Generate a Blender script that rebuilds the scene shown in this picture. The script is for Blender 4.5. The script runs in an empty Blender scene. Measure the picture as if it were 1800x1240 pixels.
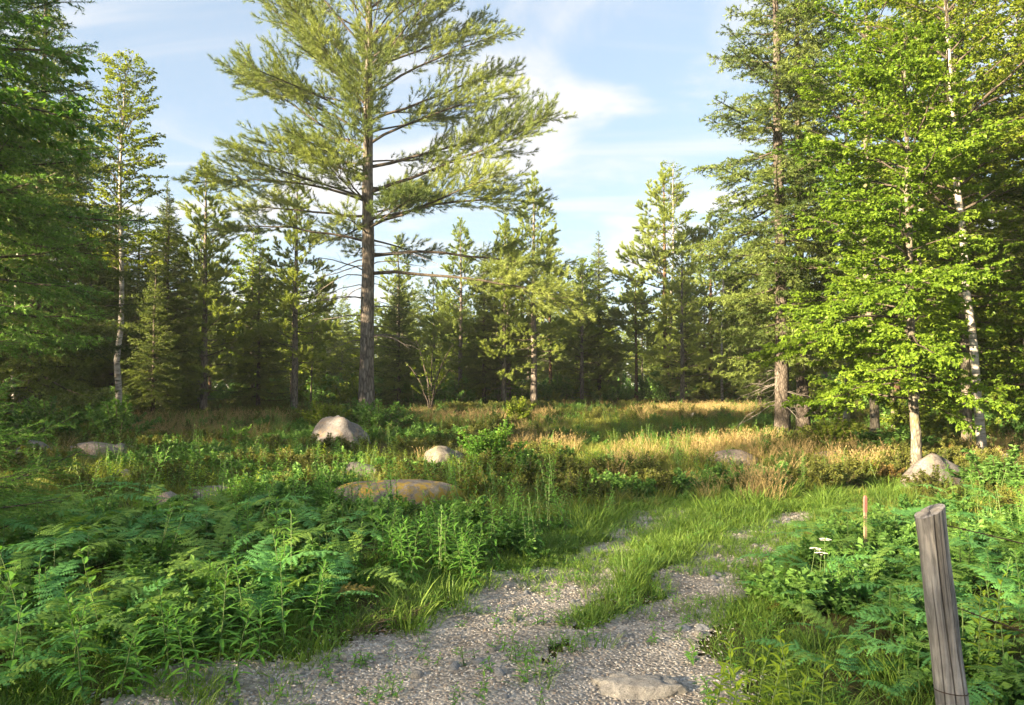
import bpy, math, random
import numpy as np
from mathutils import Vector, Euler, Matrix

R = math.radians
scene = bpy.context.scene
COL = scene.collection
random.seed(7)

# ------------------------------------------------------------------ camera
F, CX, CY, HOR, EYE = 1310.0, 900.0, 620.0, 680.0, 1.6      # in photo pixels / metres
PITCH = math.atan((HOR - CY) / F)
cam_d = bpy.data.cameras.new('camera')
cam_d.sensor_width = 36.0
cam_d.lens = F / 1800.0 * 36.0
cam_d.clip_start = 0.05
cam_d.clip_end = 6000
cam = bpy.data.objects.new('camera', cam_d)
cam.location = (0, 0, EYE)
cam.rotation_euler = (math.pi / 2 + PITCH, 0, 0)
COL.objects.link(cam)
scene.camera = cam

# ------------------------------------------------------------------ light
SUN_EL = R(15.0)
SUN_AZ = Vector((-0.8, -0.6, 0)).normalized()              # horizontal direction towards the sun
to_sun = Vector((SUN_AZ.x * math.cos(SUN_EL), SUN_AZ.y * math.cos(SUN_EL), math.sin(SUN_EL)))
sun_d = bpy.data.lights.new('sun', 'SUN')
sun_d.energy = 5.0
sun_d.angle = R(0.8)
sun_d.color = (1.0, 0.77, 0.48)
sun = bpy.data.objects.new('sun', sun_d)
sun.rotation_euler = (-to_sun).to_track_quat('-Z', 'Y').to_euler()
sun.location = (-20, -12, 20)
COL.objects.link(sun)

world = bpy.data.worlds.new('World')
scene.world = world
world.use_nodes = True
wt = world.node_tree
for n in list(wt.nodes):
    wt.nodes.remove(n)


def N(t, kind, **kw):
    n = t.nodes.new(kind)
    for k, v in kw.items():
        if k.startswith('i_'):
            key = k[2:]
            n.inputs[int(key) if key.isdigit() else key.replace('_', ' ')].default_value = v
        else:
            setattr(n, k, v)
    return n


def build_world():
    L = wt.links.new
    out = N(wt, 'ShaderNodeOutputWorld')
    bg = N(wt, 'ShaderNodeBackground')
    bg.inputs['Strength'].default_value = 0.1
    sky = N(wt, 'ShaderNodeTexSky', sky_type='NISHITA')
    sky.sun_disc = False
    sky.sun_elevation = SUN_EL
    sky.sun_rotation = math.atan2(SUN_AZ.x, SUN_AZ.y)
    sky.air_density = 1.0
    sky.dust_density = 0.25
    sky.ozone_density = 2.6
    tc = N(wt, 'ShaderNodeTexCoord')
    sep = N(wt, 'ShaderNodeSeparateXYZ')
    L(tc.outputs['Generated'], sep.inputs[0])
    add = N(wt, 'ShaderNodeMath', operation='MAXIMUM', i_1=0.0)
    L(sep.outputs['Z'], add.inputs[0])
    add2 = N(wt, 'ShaderNodeMath', operation='ADD', i_1=0.14)
    L(add.outputs[0], add2.inputs[0])
    dx = N(wt, 'ShaderNodeMath', operation='DIVIDE')
    dy = N(wt, 'ShaderNodeMath', operation='DIVIDE')
    L(sep.outputs['X'], dx.inputs[0]); L(add2.outputs[0], dx.inputs[1])
    L(sep.outputs['Y'], dy.inputs[0]); L(add2.outputs[0], dy.inputs[1])
    comb = N(wt, 'ShaderNodeCombineXYZ')
    L(dx.outputs[0], comb.inputs[0]); L(dy.outputs[0], comb.inputs[1])
    def layer(rot, scl, loc, nscale, lo, hi, detail=8, dist=0.6):
        mp = N(wt, 'ShaderNodeMapping')
        mp.inputs['Rotation'].default_value = (0, 0, R(rot)); mp.inputs['Scale'].default_value = scl; mp.inputs['Location'].default_value = loc
        L(comb.outputs[0], mp.inputs[0])
        nz = N(wt, 'ShaderNodeTexNoise', i_Scale=nscale, i_Detail=float(detail), i_Roughness=0.56, i_Distortion=dist)
        L(mp.outputs[0], nz.inputs['Vector'])
        rp = ramp_w([(lo, 0.0), (hi, 1.0)])
        L(nz.outputs['Fac'], rp.inputs[0])
        return rp.outputs[0]

    def ramp_w(st):
        rp = N(wt, 'ShaderNodeValToRGB'); rp.color_ramp.interpolation = 'EASE'
        for e_, (p_, v_) in zip(rp.color_ramp.elements, st):
            e_.position = p_; e_.color = (v_, v_, v_, 1)
        return rp
    puffs = layer(20, (0.8, 1.15, 1), (5.1, 1.9, 0), 1.3, 0.47, 0.67)
    wisps = layer(-14, (0.5, 2.6, 1), (3.3, 6.1, 0), 1.1, 0.46, 0.74, 9, 1.2)
    mxx = N(wt, 'ShaderNodeMath', operation='MAXIMUM')
    wm = N(wt, 'ShaderNodeMath', operation='MULTIPLY', i_1=0.6); L(wisps, wm.inputs[0])
    L(puffs, mxx.inputs[0]); L(wm.outputs[0], mxx.inputs[1])
    mul = N(wt, 'ShaderNodeMath', operation='MULTIPLY_ADD', i_1=0.76, i_2=0.18)
    L(mxx.outputs[0], mul.inputs[0])
    # clouds: white, a little warm from the low sun
    mix = N(wt, 'ShaderNodeMixRGB', blend_type='MIX')
    mix.inputs['Color2'].default_value = (1.4, 1.37, 1.35, 1)
    L(mul.outputs[0], mix.inputs[0])
    hs = N(wt, 'ShaderNodeHueSaturation')
    hs.inputs['Saturation'].default_value = 1.0
    hs.inputs['Value'].default_value = 1.0
    L(sky.outputs[0], hs.inputs['Color'])
    tn = N(wt, 'ShaderNodeMixRGB', blend_type='MULTIPLY'); tn.inputs[0].default_value = 1.0; tn.inputs[2].default_value = (0.5, 0.57, 0.61, 1)
    gm = N(wt, 'ShaderNodeGamma', i_Gamma=0.6); L(hs.outputs[0], gm.inputs['Color'])
    L(gm.outputs[0], tn.inputs[1])
    L(tn.outputs[0], mix.inputs['Color1'])
    L(mix.outputs[0], bg.inputs['Color'])
    L(bg.outputs[0], out.inputs['Surface'])


build_world()
scene.view_settings.view_transform = 'Standard'
scene.view_settings.look = 'None'
scene.view_settings.gamma = 1.0
scene.view_settings.exposure = 2.98
scene.view_settings.use_curve_mapping = False
scene.render.engine = 'CYCLES'
cy = scene.cycles
cy.max_bounces = 10
cy.diffuse_bounces = 7
cy.glossy_bounces = 2
cy.transmission_bounces = 8
cy.transparent_max_bounces = 4
cy.sample_clamp_indirect = 6
cy.caustics_reflective = False
cy.caustics_refractive = False
cy.use_denoising = True


# ------------------------------------------------------------------ numeric helpers
def hash2(ix, iy, seed=0):
    n = (ix.astype(np.int64) * 374761393 + iy.astype(np.int64) * 668265263 + seed * 1442695041) & 0x7fffffff
    n = (n ^ (n >> 13)) * 1274126177 & 0x7fffffff
    return ((n ^ (n >> 16)) & 0xffff) / 65535.0


def vnoise(x, y, seed=0):
    x = np.asarray(x, float); y = np.asarray(y, float)
    ix = np.floor(x); iy = np.floor(y)
    fx = x - ix; fy = y - iy
    fx = fx * fx * (3 - 2 * fx); fy = fy * fy * (3 - 2 * fy)
    a = hash2(ix, iy, seed); b = hash2(ix + 1, iy, seed)
    c = hash2(ix, iy + 1, seed); d = hash2(ix + 1, iy + 1, seed)
    return (a * (1 - fx) + b * fx) * (1 - fy) + (c * (1 - fx) + d * fx) * fy


def fbm(x, y, seed=0, oct=3):
    s = 0.0; a = 1.0; tot = 0.0
    for i in range(oct):
        s = s + a * vnoise(np.asarray(x) * 2 ** i, np.asarray(y) * 2 ** i, seed + i * 17)
        tot += a; a *= 0.5
    return s / tot


def sstep(a, b, x):
    t = np.clip((np.asarray(x, float) - a) / (b - a), 0, 1)
    return t * t * (3 - 2 * t)


# wheel ruts (metres), from the photo
RUT_L = np.array([(-2.6, 1.0), (-1.6, 2.6), (-1.0, 3.7), (-0.35, 4.9), (0.15, 5.8), (0.72, 6.9), (1.35, 8.2), (1.9, 9.6), (2.9, 11.3), (5.0, 13.2)])
RUT_R = np.array([(-0.8, 1.0), (-0.05, 2.6), (0.5, 3.7), (0.95, 4.9), (1.35, 5.8), (1.85, 6.9), (2.6, 8.1), (3.5, 9.4), (5.0, 11.0), (7.5, 12.4)])


def dist_poly(x, y, P):
    x = np.asarray(x, float); y = np.asarray(y, float)
    best = np.full(x.shape, 1e9)
    for (ax, ay), (bx, by) in zip(P[:-1], P[1:]):
        dx, dy = bx - ax, by - ay
        t = np.clip(((x - ax) * dx + (y - ay) * dy) / (dx * dx + dy * dy), 0, 1)
        best = np.minimum(best, np.hypot(x - ax - t * dx, y - ay - t * dy))
    return best


def rut_mask(x, y):
    """1 on bare gravel, 0 on grown ground"""
    x = np.asarray(x, float); y = np.asarray(y, float)
    wl = np.interp(y, [1, 3.6, 4.6, 5.6, 7.0, 8.0, 9.6, 10.4], [1.1, 1.0, 0.58, 0.48, 0.36, 0.3, 0.36, -0.3])
    wr = np.interp(y, [1, 3.6, 4.6, 5.6, 7.0, 8.2, 9.4, 10.4], [0.75, 0.66, 0.42, 0.36, 0.36, 0.3, 0.24, -0.3])
    n = (fbm(x * 1.7, y * 1.7, 31, 4) - 0.5) * 1.15
    a = wl - dist_poly(x, y, RUT_L) + n * 0.55
    b = wr - dist_poly(x, y, RUT_R) + n * 0.55
    return np.maximum(a, b)


def gz(x, y):
    x = np.asarray(x, float); y = np.asarray(y, float)
    z = 0.52 * sstep(7, 34, y)
    z = z + (fbm(x / 4.0, y / 4.0, 5, 3) - 0.5) * 0.22 * sstep(6, 14, y) * (1 - 0.5 * sstep(50, 90, y))
    z = z + (fbm(x / 1.1, y / 1.1, 9, 3) - 0.5) * 0.05
    z = z + 0.14 * sstep(0.3, 2.6, -x - 0.42 * 0 + (y - 4) * 0.4 - 0.6) * (1 - sstep(9, 16, y))
    dl = dist_poly(x, y, RUT_L); dr = dist_poly(x, y, RUT_R)
    z = z - 0.05 * np.exp(-(np.minimum(dl, dr) / 0.4) ** 2)
    return z


def gz1(x, y):
    return float(gz(np.array([x]), np.array([y]))[0])


CP, SP = math.cos(PITCH), math.sin(PITCH)


def ray(px, py):
    u = (px - CX) / F; v = (CY - py) / F
    return np.array([u, CP - v * SP, SP + v * CP])


def gp(px, py):
    """photo pixel -> point on the ground"""
    d = ray(px, py)
    d = d / d[1]
    t = np.linspace(1.0, 140, 6000)
    z = EYE + d[2] * t
    g = gz(d[0] * t, t)
    k = np.argmax(z <= g)
    if z[k] > g[k]:
        k = len(t) - 1
    return Vector((d[0] * t[k], t[k], g[k]))


def at(px, dist):
    """ground point in the photo column px at a distance"""
    x = (px - CX) / F * dist
    return Vector((x, dist, gz1(x, dist)))


def pix(x, y, z):
    x = np.asarray(x, float); y = np.asarray(y, float); z = np.asarray(z, float) - EYE
    dep = y * CP + z * SP
    v = -y * SP + z * CP
    return CX + F * x / dep, CY - F * v / dep


def in_poly(px, py, poly):
    px = np.asarray(px); py = np.asarray(py)
    ins = np.zeros(px.shape, bool)
    n = len(poly)
    for i in range(n):
        x1, y1 = poly[i]; x2, y2 = poly[(i + 1) % n]
        c = ((y1 > py) != (y2 > py)) & (px < (x2 - x1) * (py - y1) / (y2 - y1 + 1e-9) + x1)
        ins ^= c
    return ins


# ------------------------------------------------------------------ mesh helpers
def unit(a):
    return a / np.maximum(np.linalg.norm(a, axis=-1, keepdims=True), 1e-9)


class MB:
    def __init__(self):
        self.v = []; self.f = []; self.t = []; self.m = []; self.n = 0

    def add(self, v, f, tint=0.5, mat=0):
        v = np.asarray(v, float).reshape(-1, 3); f = np.asarray(f, int).reshape(-1, 3)
        self.v.append(v); self.f.append(f + self.n)
        t = np.asarray(tint, float)
        if t.ndim == 0:
            t = np.full(len(v), float(t))
        self.t.append(t); self.m.append(np.full(len(f), mat, int))
        self.n += len(v)

    def mesh(self, name, mats, smooth=False):
        me = bpy.data.meshes.new(name)
        v = np.concatenate(self.v); f = np.concatenate(self.f); t = np.concatenate(self.t); mi = np.concatenate(self.m)
        me.vertices.add(len(v)); me.vertices.foreach_set('co', v.astype(np.float32).ravel())
        me.loops.add(len(f) * 3); me.loops.foreach_set('vertex_index', f.astype(np.int32).ravel())
        me.polygons.add(len(f)); me.polygons.foreach_set('loop_start', np.arange(0, len(f) * 3, 3, dtype=np.int32))
        try:
            me.polygons.foreach_set('loop_total', np.full(len(f), 3, dtype=np.int32))
        except Exception:
            pass
        if not isinstance(mats, (list, tuple)):
            mats = [mats]
        for m in mats:
            me.materials.append(m)
        if len(mats) > 1:
            me.polygons.foreach_set('material_index', mi.astype(np.int32))
        me.polygons.foreach_set('use_smooth', np.full(len(f), smooth, dtype=bool))
        a = me.attributes.new('tint', 'FLOAT', 'POINT')
        a.data.foreach_set('value', t.astype(np.float32))
        me.update(calc_edges=True)
        return me


def tubes(P, Rr, sides=3, cap=False):
    """P (N,k,3) polylines, Rr (N,k) radii"""
    P = np.asarray(P, float); Rr = np.asarray(Rr, float)
    if P.ndim == 2:
        P = P[None]; Rr = Rr[None]
    n, k, _ = P.shape
    T = np.gradient(P, axis=1); T = unit(T)
    ref = np.where(np.abs(T[:, :1, 2:3]) > 0.8, np.array([1.0, 0, 0]), np.array([0, 0, 1.0]))
    ref = np.broadcast_to(ref, T.shape)
    A = unit(np.cross(T, ref)); B = np.cross(T, A)
    ang = np.linspace(0, 2 * np.pi, sides, endpoint=False)
    V = P[:, :, None, :] + Rr[:, :, None, None] * (A[:, :, None, :] * np.cos(ang)[None, None, :, None] + B[:, :, None, :] * np.sin(ang)[None, None, :, None])
    V = V.reshape(n, k * sides, 3)
    fs = []
    for i in range(k - 1):
        for j in range(sides):
            a = i * sides + j; b = i * sides + (j + 1) % sides; c = a + sides; d = b + sides
            fs += [(a, b, d), (a, d, c)]
    fs = np.array(fs)
    Fc = (fs[None] + (np.arange(n) * k * sides)[:, None, None]).reshape(-1, 3)
    return V.reshape(-1, 3), Fc


def curve(p0, az, el0, el1, L, k, rng, wob=0.06):
    p = np.array(p0, float); out = [p.copy()]
    for i in range(k - 1):
        t = i / max(k - 2, 1)
        e = el0 + (el1 - el0) * t + rng.normal(0, wob)
        az += rng.normal(0, wob)
        p = p + np.array([math.cos(az) * math.cos(e), math.sin(az) * math.cos(e), math.sin(e)]) * L / (k - 1)
        out.append(p.copy())
    return np.array(out)


def peval(P, idx, t):
    k = P.shape[1]
    u = np.clip(t, 0, 0.9999) * (k - 1)
    i = u.astype(int); f = (u - i)[:, None]
    a = P[idx, i]; b = P[idx, i + 1]
    return a * (1 - f) + b * f, unit(b - a)


def plen(P):
    return np.linalg.norm(np.diff(P, axis=1), axis=2).sum(1)


def side_twigs(P, rng, spacing, t0, lenfun, ang, droop=0.0, lift=0.0, k=4, roll=0.25, tmax=1.0):
    Ls = plen(P)
    idx = []; ts = []; sg = []
    for i, L in enumerate(Ls):
        n = max(2, int(L * (tmax - t0) / spacing))
        t = t0 + (np.arange(n) + rng.uniform(-0.4, 0.4, n)) / n * (tmax - t0)
        idx.append(np.full(n, i)); ts.append(np.clip(t, 0.02, 0.995)); sg.append(np.where(np.arange(n) % 2 == 0, 1.0, -1.0))
    idx = np.concatenate(idx); ts = np.concatenate(ts); sg = np.concatenate(sg)
    p, T = peval(P, idx, ts)
    up = np.array([0, 0, 1.0])
    S = unit(np.cross(T, np.broadcast_to(up, T.shape)) + 1e-6)
    U = np.cross(S, T)
    rl = rng.normal(0, roll, len(idx))
    side = S * (sg * np.cos(rl))[:, None] + U * np.sin(rl)[:, None]
    a = ang + rng.normal(0, 0.14, len(idx))
    D = T * np.cos(a)[:, None] + side * np.sin(a)[:, None]
    D[:, 2] += lift
    D = unit(D)
    ln = lenfun(ts, Ls[idx]) * rng.uniform(0.7, 1.25, len(idx))
    s = np.linspace(0, 1, k)
    Q = p[:, None, :] + D[:, None, :] * (ln[:, None] * s[None])[:, :, None]
    # bend forward along the parent, and droop
    Q += T[:, None, :] * (0.18 * ln[:, None] * s[None] ** 2)[:, :, None]
    Q[:, :, 2] -= droop * ln[:, None] * s[None] ** 2
    return Q, idx


def needles_on(mb, P, rng, per_m, ln, w, spread=(0.6, 1.1), t0=0.0, ptint=None, mat=0, flat=0.0, tv=0.25):
    Ls = plen(P)
    n = int(Ls.sum() * per_m)
    if n < 1:
        return
    idx = rng.choice(len(P), n, p=Ls / Ls.sum())
    t = t0 + (1 - t0) * rng.uniform(0, 1, n)
    p, T = peval(P, idx, t)
    rv = rng.normal(0, 1, (n, 3))
    rv[:, 2] *= (1 - flat)
    A = unit(np.cross(T, rv)) if flat == 0 else unit(rv - T * (rv * T).sum(1, keepdims=True))
    a = rng.uniform(spread[0], spread[1], n)
    D = T * np.cos(a)[:, None] + A * np.sin(a)[:, None]
    Sd = unit(np.cross(D, rng.normal(0, 1, (n, 3))))
    l = ln * rng.uniform(0.7, 1.2, n); ww = w * rng.uniform(0.7, 1.2, n) * 0.5
    V = np.stack([p - Sd * ww[:, None], p + Sd * ww[:, None], p + D * l[:, None]], 1)
    tt = (0.5 if ptint is None else ptint[idx]) + rng.normal(0, tv * 0.5, n)
    mb.add(V.reshape(-1, 3), np.arange(n * 3).reshape(-1, 3), np.repeat(np.clip(tt, 0, 1), 3), mat)


def leaf_geo(base, D, Nn, L, W, fold=0.2, curl=0.12):
    S = unit(np.cross(D, Nn)); Nn = unit(np.cross(S, D))
    L = L[:, None]; W = W[:, None]
    m = base + D * L * 0.45
    v0 = base
    v1 = m + S * W * 0.5 + Nn * W * fold
    v2 = base + D * L - Nn * L * curl
    v3 = m - S * W * 0.5 + Nn * W * fold
    V = np.stack([v0, v1, v2, v3], 1).reshape(-1, 3)
    n = len(base)
    f = np.array([(0, 1, 2), (0, 2, 3)])
    return V, (f[None] + (np.arange(n) * 4)[:, None, None]).reshape(-1, 3)


def leaves_on(mb, P, rng, per_m, ln, w, t0=0.1, ptint=None, mat=0, droop=0.25, upj=0.55, tv=0.45):
    Ls = plen(P)
    n = int(Ls.sum() * per_m)
    idx = rng.choice(len(P), n, p=Ls / Ls.sum())
    t = t0 + (1 - t0) * rng.uniform(0, 1, n)
    p, T = peval(P, idx, t)
    S = unit(np.cross(T, np.broadcast_to(np.array([0, 0, 1.0]), T.shape)) + 1e-6)
    sg = np.where(rng.uniform(0, 1, n) < 0.5, -1.0, 1.0)
    D = T * rng.uniform(0.2, 0.9, n)[:, None] + S * (sg * rng.uniform(0.4, 1, n))[:, None] + rng.normal(0, 0.25, (n, 3))
    D[:, 2] -= droop
    D = unit(D)
    Nn = np.array([0, 0, 1.0]) + rng.normal(0, upj, (n, 3))
    l = ln * rng.uniform(0.45, 1.35, n)
    V, Fc = leaf_geo(p + D * 0.2 * ln, D, Nn, l, l * w)
    tt = (0.5 if ptint is None else ptint[idx]) + rng.normal(0, tv * 0.5, n)
    mb.add(V, Fc, np.repeat(np.clip(tt, 0, 1), 4), mat)


# ------------------------------------------------------------------ objects
def tag(o, label=None, cat=None, group=None, kind=None):
    if label: o['label'] = label
    if cat: o['category'] = cat
    if group: o['group'] = group
    if kind: o['kind'] = kind
    return o


def obj(name, me, parent=None, loc=None, rot=None, scale=None):
    o = bpy.data.objects.new(name, me)
    COL.objects.link(o)
    if parent is not None:
        o.parent = parent
    if loc is not None: o.location = loc
    if rot is not None: o.rotation_euler = rot
    if scale is not None: o.scale = scale if hasattr(scale, '__len__') else (scale,) * 3
    return o


def empty(name, loc, rot=(0, 0, 0), scale=1.0):
    o = bpy.data.objects.new(name, None)
    o.empty_display_size = 0.2
    COL.objects.link(o)
    o.location = loc; o.rotation_euler = rot
    o.scale = scale if hasattr(scale, '__len__') else (scale,) * 3
    return o


# ------------------------------------------------------------------ materials
def new_mat(name):
    m = bpy.data.materials.new(name); m.use_nodes = True
    for n in list(m.node_tree.nodes):
        m.node_tree.nodes.remove(n)
    return m, m.node_tree


def ramp(t, stops, interp='LINEAR'):
    r = N(t, 'ShaderNodeValToRGB')
    e = r.color_ramp.elements
    r.color_ramp.interpolation = interp
    while len(e) < len(stops):
        e.new(0.5)
    for x, (p, c) in zip(e, stops):
        x.position = p; x.color = (*c, 1)
    return r


def foliage(name, c0, c1, trans=0.4, tcol=None, rough=0.5, rnd=0.35, spec=0.25):
    """leaf: diffuse/gloss front, light coming through; tint attribute and per-plant random vary the colour"""
    m, t = new_mat(name); L = t.links.new
    at_ = N(t, 'ShaderNodeAttribute', attribute_name='tint')
    oi = N(t, 'ShaderNodeObjectInfo')
    sub = N(t, 'ShaderNodeMath', operation='SUBTRACT', i_1=0.5); L(oi.outputs['Random'], sub.inputs[0])
    ml = N(t, 'ShaderNodeMath', operation='MULTIPLY', i_1=rnd); L(sub.outputs[0], ml.inputs[0])
    ad = N(t, 'ShaderNodeMath', operation='ADD'); L(at_.outputs['Fac'], ad.inputs[0]); L(ml.outputs[0], ad.inputs[1])
    mid = tuple((a + b) / 2 for a, b in zip(c0, c1))
    r = ramp(t, [(0.0, c0), (0.5, mid), (1.0, c1)]); L(ad.outputs[0], r.inputs[0])
    p = N(t, 'ShaderNodeBsdfPrincipled')
    p.inputs['Roughness'].default_value = rough
    p.inputs['Specular IOR Level'].default_value = spec
    L(r.outputs[0], p.inputs['Base Color'])
    tr = N(t, 'ShaderNodeBsdfTranslucent')
    mx = N(t, 'ShaderNodeMixRGB', blend_type='MULTIPLY'); mx.inputs[0].default_value = 1.0
    L(r.outputs[0], mx.inputs[1]); mx.inputs[2].default_value = (*(tcol or (1.3, 1.25, 0.6)), 1)
    L(mx.outputs[0], tr.inputs[0])
    ms = N(t, 'ShaderNodeMixShader'); ms.inputs[0].default_value = trans
    L(p.outputs[0], ms.inputs[1]); L(tr.outputs[0], ms.inputs[2])
    o = N(t, 'ShaderNodeOutputMaterial'); L(ms.outputs[0], o.inputs['Surface'])
    return m


def bark(name, cols, scale=(14, 14, 2.5), bump=0.6, rough=0.9, moss=None):
    m, t = new_mat(name); L = t.links.new
    tc = N(t, 'ShaderNodeTexCoord')
    mp = N(t, 'ShaderNodeMapping'); mp.inputs['Scale'].default_value = scale
    L(tc.outputs['Object'], mp.inputs[0])
    nz = N(t, 'ShaderNodeTexNoise', i_Scale=1.0, i_Detail=6.0, i_Roughness=0.65, i_Distortion=0.4)
    L(mp.outputs[0], nz.inputs['Vector'])
    vo = N(t, 'ShaderNodeTexVoronoi', i_Scale=1.4); vo.feature = 'DISTANCE_TO_EDGE'
    L(mp.outputs[0], vo.inputs['Vector'])
    vr = ramp(t, [(0.0, (0.25,) * 3), (0.22, (1,) * 3)]); L(vo.outputs['Distance'], vr.inputs[0])
    r = ramp(t, [(0.3, cols[0]), (0.5, cols[1]), (0.7, cols[2])]); L(nz.outputs['Fac'], r.inputs[0])
    mx = N(t, 'ShaderNodeMixRGB', blend_type='MULTIPLY'); mx.inputs[0].default_value = 0.75
    L(r.outputs[0], mx.inputs[1]); L(vr.outputs[0], mx.inputs[2])
    col = mx.outputs[0]
    if moss:
        n2 = N(t, 'ShaderNodeTexNoise', i_Scale=2.2, i_Detail=5.0); L(tc.outputs['Object'], n2.inputs['Vector'])
        r2 = ramp(t, [(0.52, (0, 0, 0)), (0.66, (1, 1, 1))]); L(n2.outputs['Fac'], r2.inputs[0])
        m2 = N(t, 'ShaderNodeMixRGB'); L(r2.outputs[0], m2.inputs[0]); L(col, m2.inputs[1]); m2.inputs[2].default_value = (*moss, 1)
        col = m2.outputs[0]
    p = N(t, 'ShaderNodeBsdfPrincipled'); p.inputs['Roughness'].default_value = rough
    p.inputs['Specular IOR Level'].default_value = 0.15
    L(col, p.inputs['Base Color'])
    am = N(t, 'ShaderNodeMath', operation='MULTIPLY'); L(nz.outputs['Fac'], am.inputs[0]); L(vr.outputs[0], am.inputs[1])
    b = N(t, 'ShaderNodeBump', i_Strength=bump, i_Distance=0.03); L(am.outputs[0], b.inputs['Height']); L(b.outputs[0], p.inputs['Normal'])
    o = N(t, 'ShaderNodeOutputMaterial'); L(p.outputs[0], o.inputs['Surface'])
    return m


def birch_bark(name):
    m, t = new_mat(name); L = t.links.new
    tc = N(t, 'ShaderNodeTexCoord')
    mp = N(t, 'ShaderNodeMapping'); mp.inputs['Scale'].default_value = (5, 5, 22)
    L(tc.outputs['Object'], mp.inputs[0])
    nz = N(t, 'ShaderNodeTexNoise', i_Scale=1.0, i_Detail=3.0, i_Roughness=0.6); L(mp.outputs[0], nz.inputs['Vector'])
    r = ramp(t, [(0.34, (0.045, 0.04, 0.036)), (0.45, (0.27, 0.255, 0.235)), (0.62, (0.42, 0.405, 0.38))]); L(nz.outputs['Fac'], r.inputs[0])
    n2 = N(t, 'ShaderNodeTexNoise', i_Scale=3.0, i_Detail=4.0); L(tc.outputs['Object'], n2.inputs['Vector'])
    r2 = ramp(t, [(0.5, (0, 0, 0)), (0.75, (1, 1, 1))]); L(n2.outputs['Fac'], r2.inputs[0])
    m2 = N(t, 'ShaderNodeMixRGB'); L(r2.outputs[0], m2.inputs[0]); L(r.outputs[0], m2.inputs[1]); m2.inputs[2].default_value = (0.3, 0.27, 0.22, 1)
    p = N(t, 'ShaderNodeBsdfPrincipled'); p.inputs['Roughness'].default_value = 0.7
    L(m2.outputs[0], p.inputs['Base Color'])
    b = N(t, 'ShaderNodeBump', i_Strength=0.3, i_Distance=0.01); L(nz.outputs['Fac'], b.inputs['Height']); L(b.outputs[0], p.inputs['Normal'])
    o = N(t, 'ShaderNodeOutputMaterial'); L(p.outputs[0], o.inputs['Surface'])
    return m


def rock_mat(name, cols, lichen=None, lichen_amt=0.62, scale=1.0, moss=None):
    m, t = new_mat(name); L = t.links.new
    tc = N(t, 'ShaderNodeTexCoord')
    nz = N(t, 'ShaderNodeTexNoise', i_Scale=3.0 * scale, i_Detail=9.0, i_Roughness=0.68, i_Distortion=0.3); L(tc.outputs['Object'], nz.inputs['Vector'])
    r = ramp(t, [(0.3, cols[0]), (0.5, cols[1]), (0.68, cols[2])]); L(nz.outputs['Fac'], r.inputs[0])
    fine = N(t, 'ShaderNodeTexNoise', i_Scale=45.0 * scale, i_Detail=4.0, i_Roughness=0.7); L(tc.outputs['Object'], fine.inputs['Vector'])
    fr = ramp(t, [(0.35, (0.62,) * 3), (0.65, (1.15,) * 3)]); L(fine.outputs['Fac'], fr.inputs[0])
    mx = N(t, 'ShaderNodeMixRGB', blend_type='MULTIPLY'); mx.inputs[0].default_value = 0.8; L(r.outputs[0], mx.inputs[1]); L(fr.outputs[0], mx.inputs[2])
    vo = N(t, 'ShaderNodeTexVoronoi', i_Scale=2.1 * scale); vo.feature = 'DISTANCE_TO_EDGE'
    nd = N(t, 'ShaderNodeTexNoise', i_Scale=4.0 * scale, i_Detail=4.0); L(tc.outputs['Object'], nd.inputs['Vector'])
    vm = N(t, 'ShaderNodeMixRGB'); vm.inputs[0].default_value = 0.35; L(tc.outputs['Object'], vm.inputs[1]); L(nd.outputs['Color'], vm.inputs[2])
    L(vm.outputs[0], vo.inputs['Vector'])
    vr = ramp(t, [(0.0, (0.35,) * 3), (0.035, (1,) * 3)]); L(vo.outputs['Distance'], vr.inputs[0])
    m3 = N(t, 'ShaderNodeMixRGB', blend_type='MULTIPLY'); m3.inputs[0].default_value = 0.5; L(mx.outputs[0], m3.inputs[1]); L(vr.outputs[0], m3.inputs[2])
    n4 = N(t, 'ShaderNodeTexNoise', i_Scale=11.0 * scale, i_Detail=6.0, i_Roughness=0.75); L(tc.outputs['Object'], n4.inputs['Vector'])
    r4 = ramp(t, [(0.56, (1, 1, 1)), (0.62, (0.5, 0.5, 0.5))]); L(n4.outputs['Fac'], r4.inputs[0])
    m5 = N(t, 'ShaderNodeMixRGB', blend_type='MULTIPLY'); m5.inputs[0].default_value = 0.8; L(m3.outputs[0], m5.inputs[1]); L(r4.outputs[0], m5.inputs[2])
    col = m5.outputs[0]
    if lichen:
        n2 = N(t, 'ShaderNodeTexNoise', i_Scale=4.2 * scale, i_Detail=9.0, i_Roughness=0.72)
        L(tc.outputs['Object'], n2.inputs['Vector'])
        r2 = ramp(t, [(lichen_amt - 0.07, (0, 0, 0)), (lichen_amt + 0.03, (1, 1, 1))]); L(n2.outputs['Fac'], r2.inputs[0])
        m2 = N(t, 'ShaderNodeMixRGB'); L(r2.outputs[0], m2.inputs[0]); L(col, m2.inputs[1]); m2.inputs[2].default_value = (*lichen, 1)
        col = m2.outputs[0]
    p = N(t, 'ShaderNodeBsdfPrincipled'); p.inputs['Roughness'].default_value = 0.88
    p.inputs['Specular IOR Level'].default_value = 0.25
    L(col, p.inputs['Base Color'])
    ad = N(t, 'ShaderNodeMath', operation='MULTIPLY_ADD', i_1=0.3); L(fine.outputs['Fac'], ad.inputs[0]); L(nz.outputs['Fac'], ad.inputs[2])
    b = N(t, 'ShaderNodeBump', i_Strength=0.7, i_Distance=0.05); L(ad.outputs[0], b.inputs['Height']); L(b.outputs[0], p.inputs['Normal'])
    o = N(t, 'ShaderNodeOutputMaterial'); L(p.outputs[0], o.inputs['Surface'])
    return m


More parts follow.
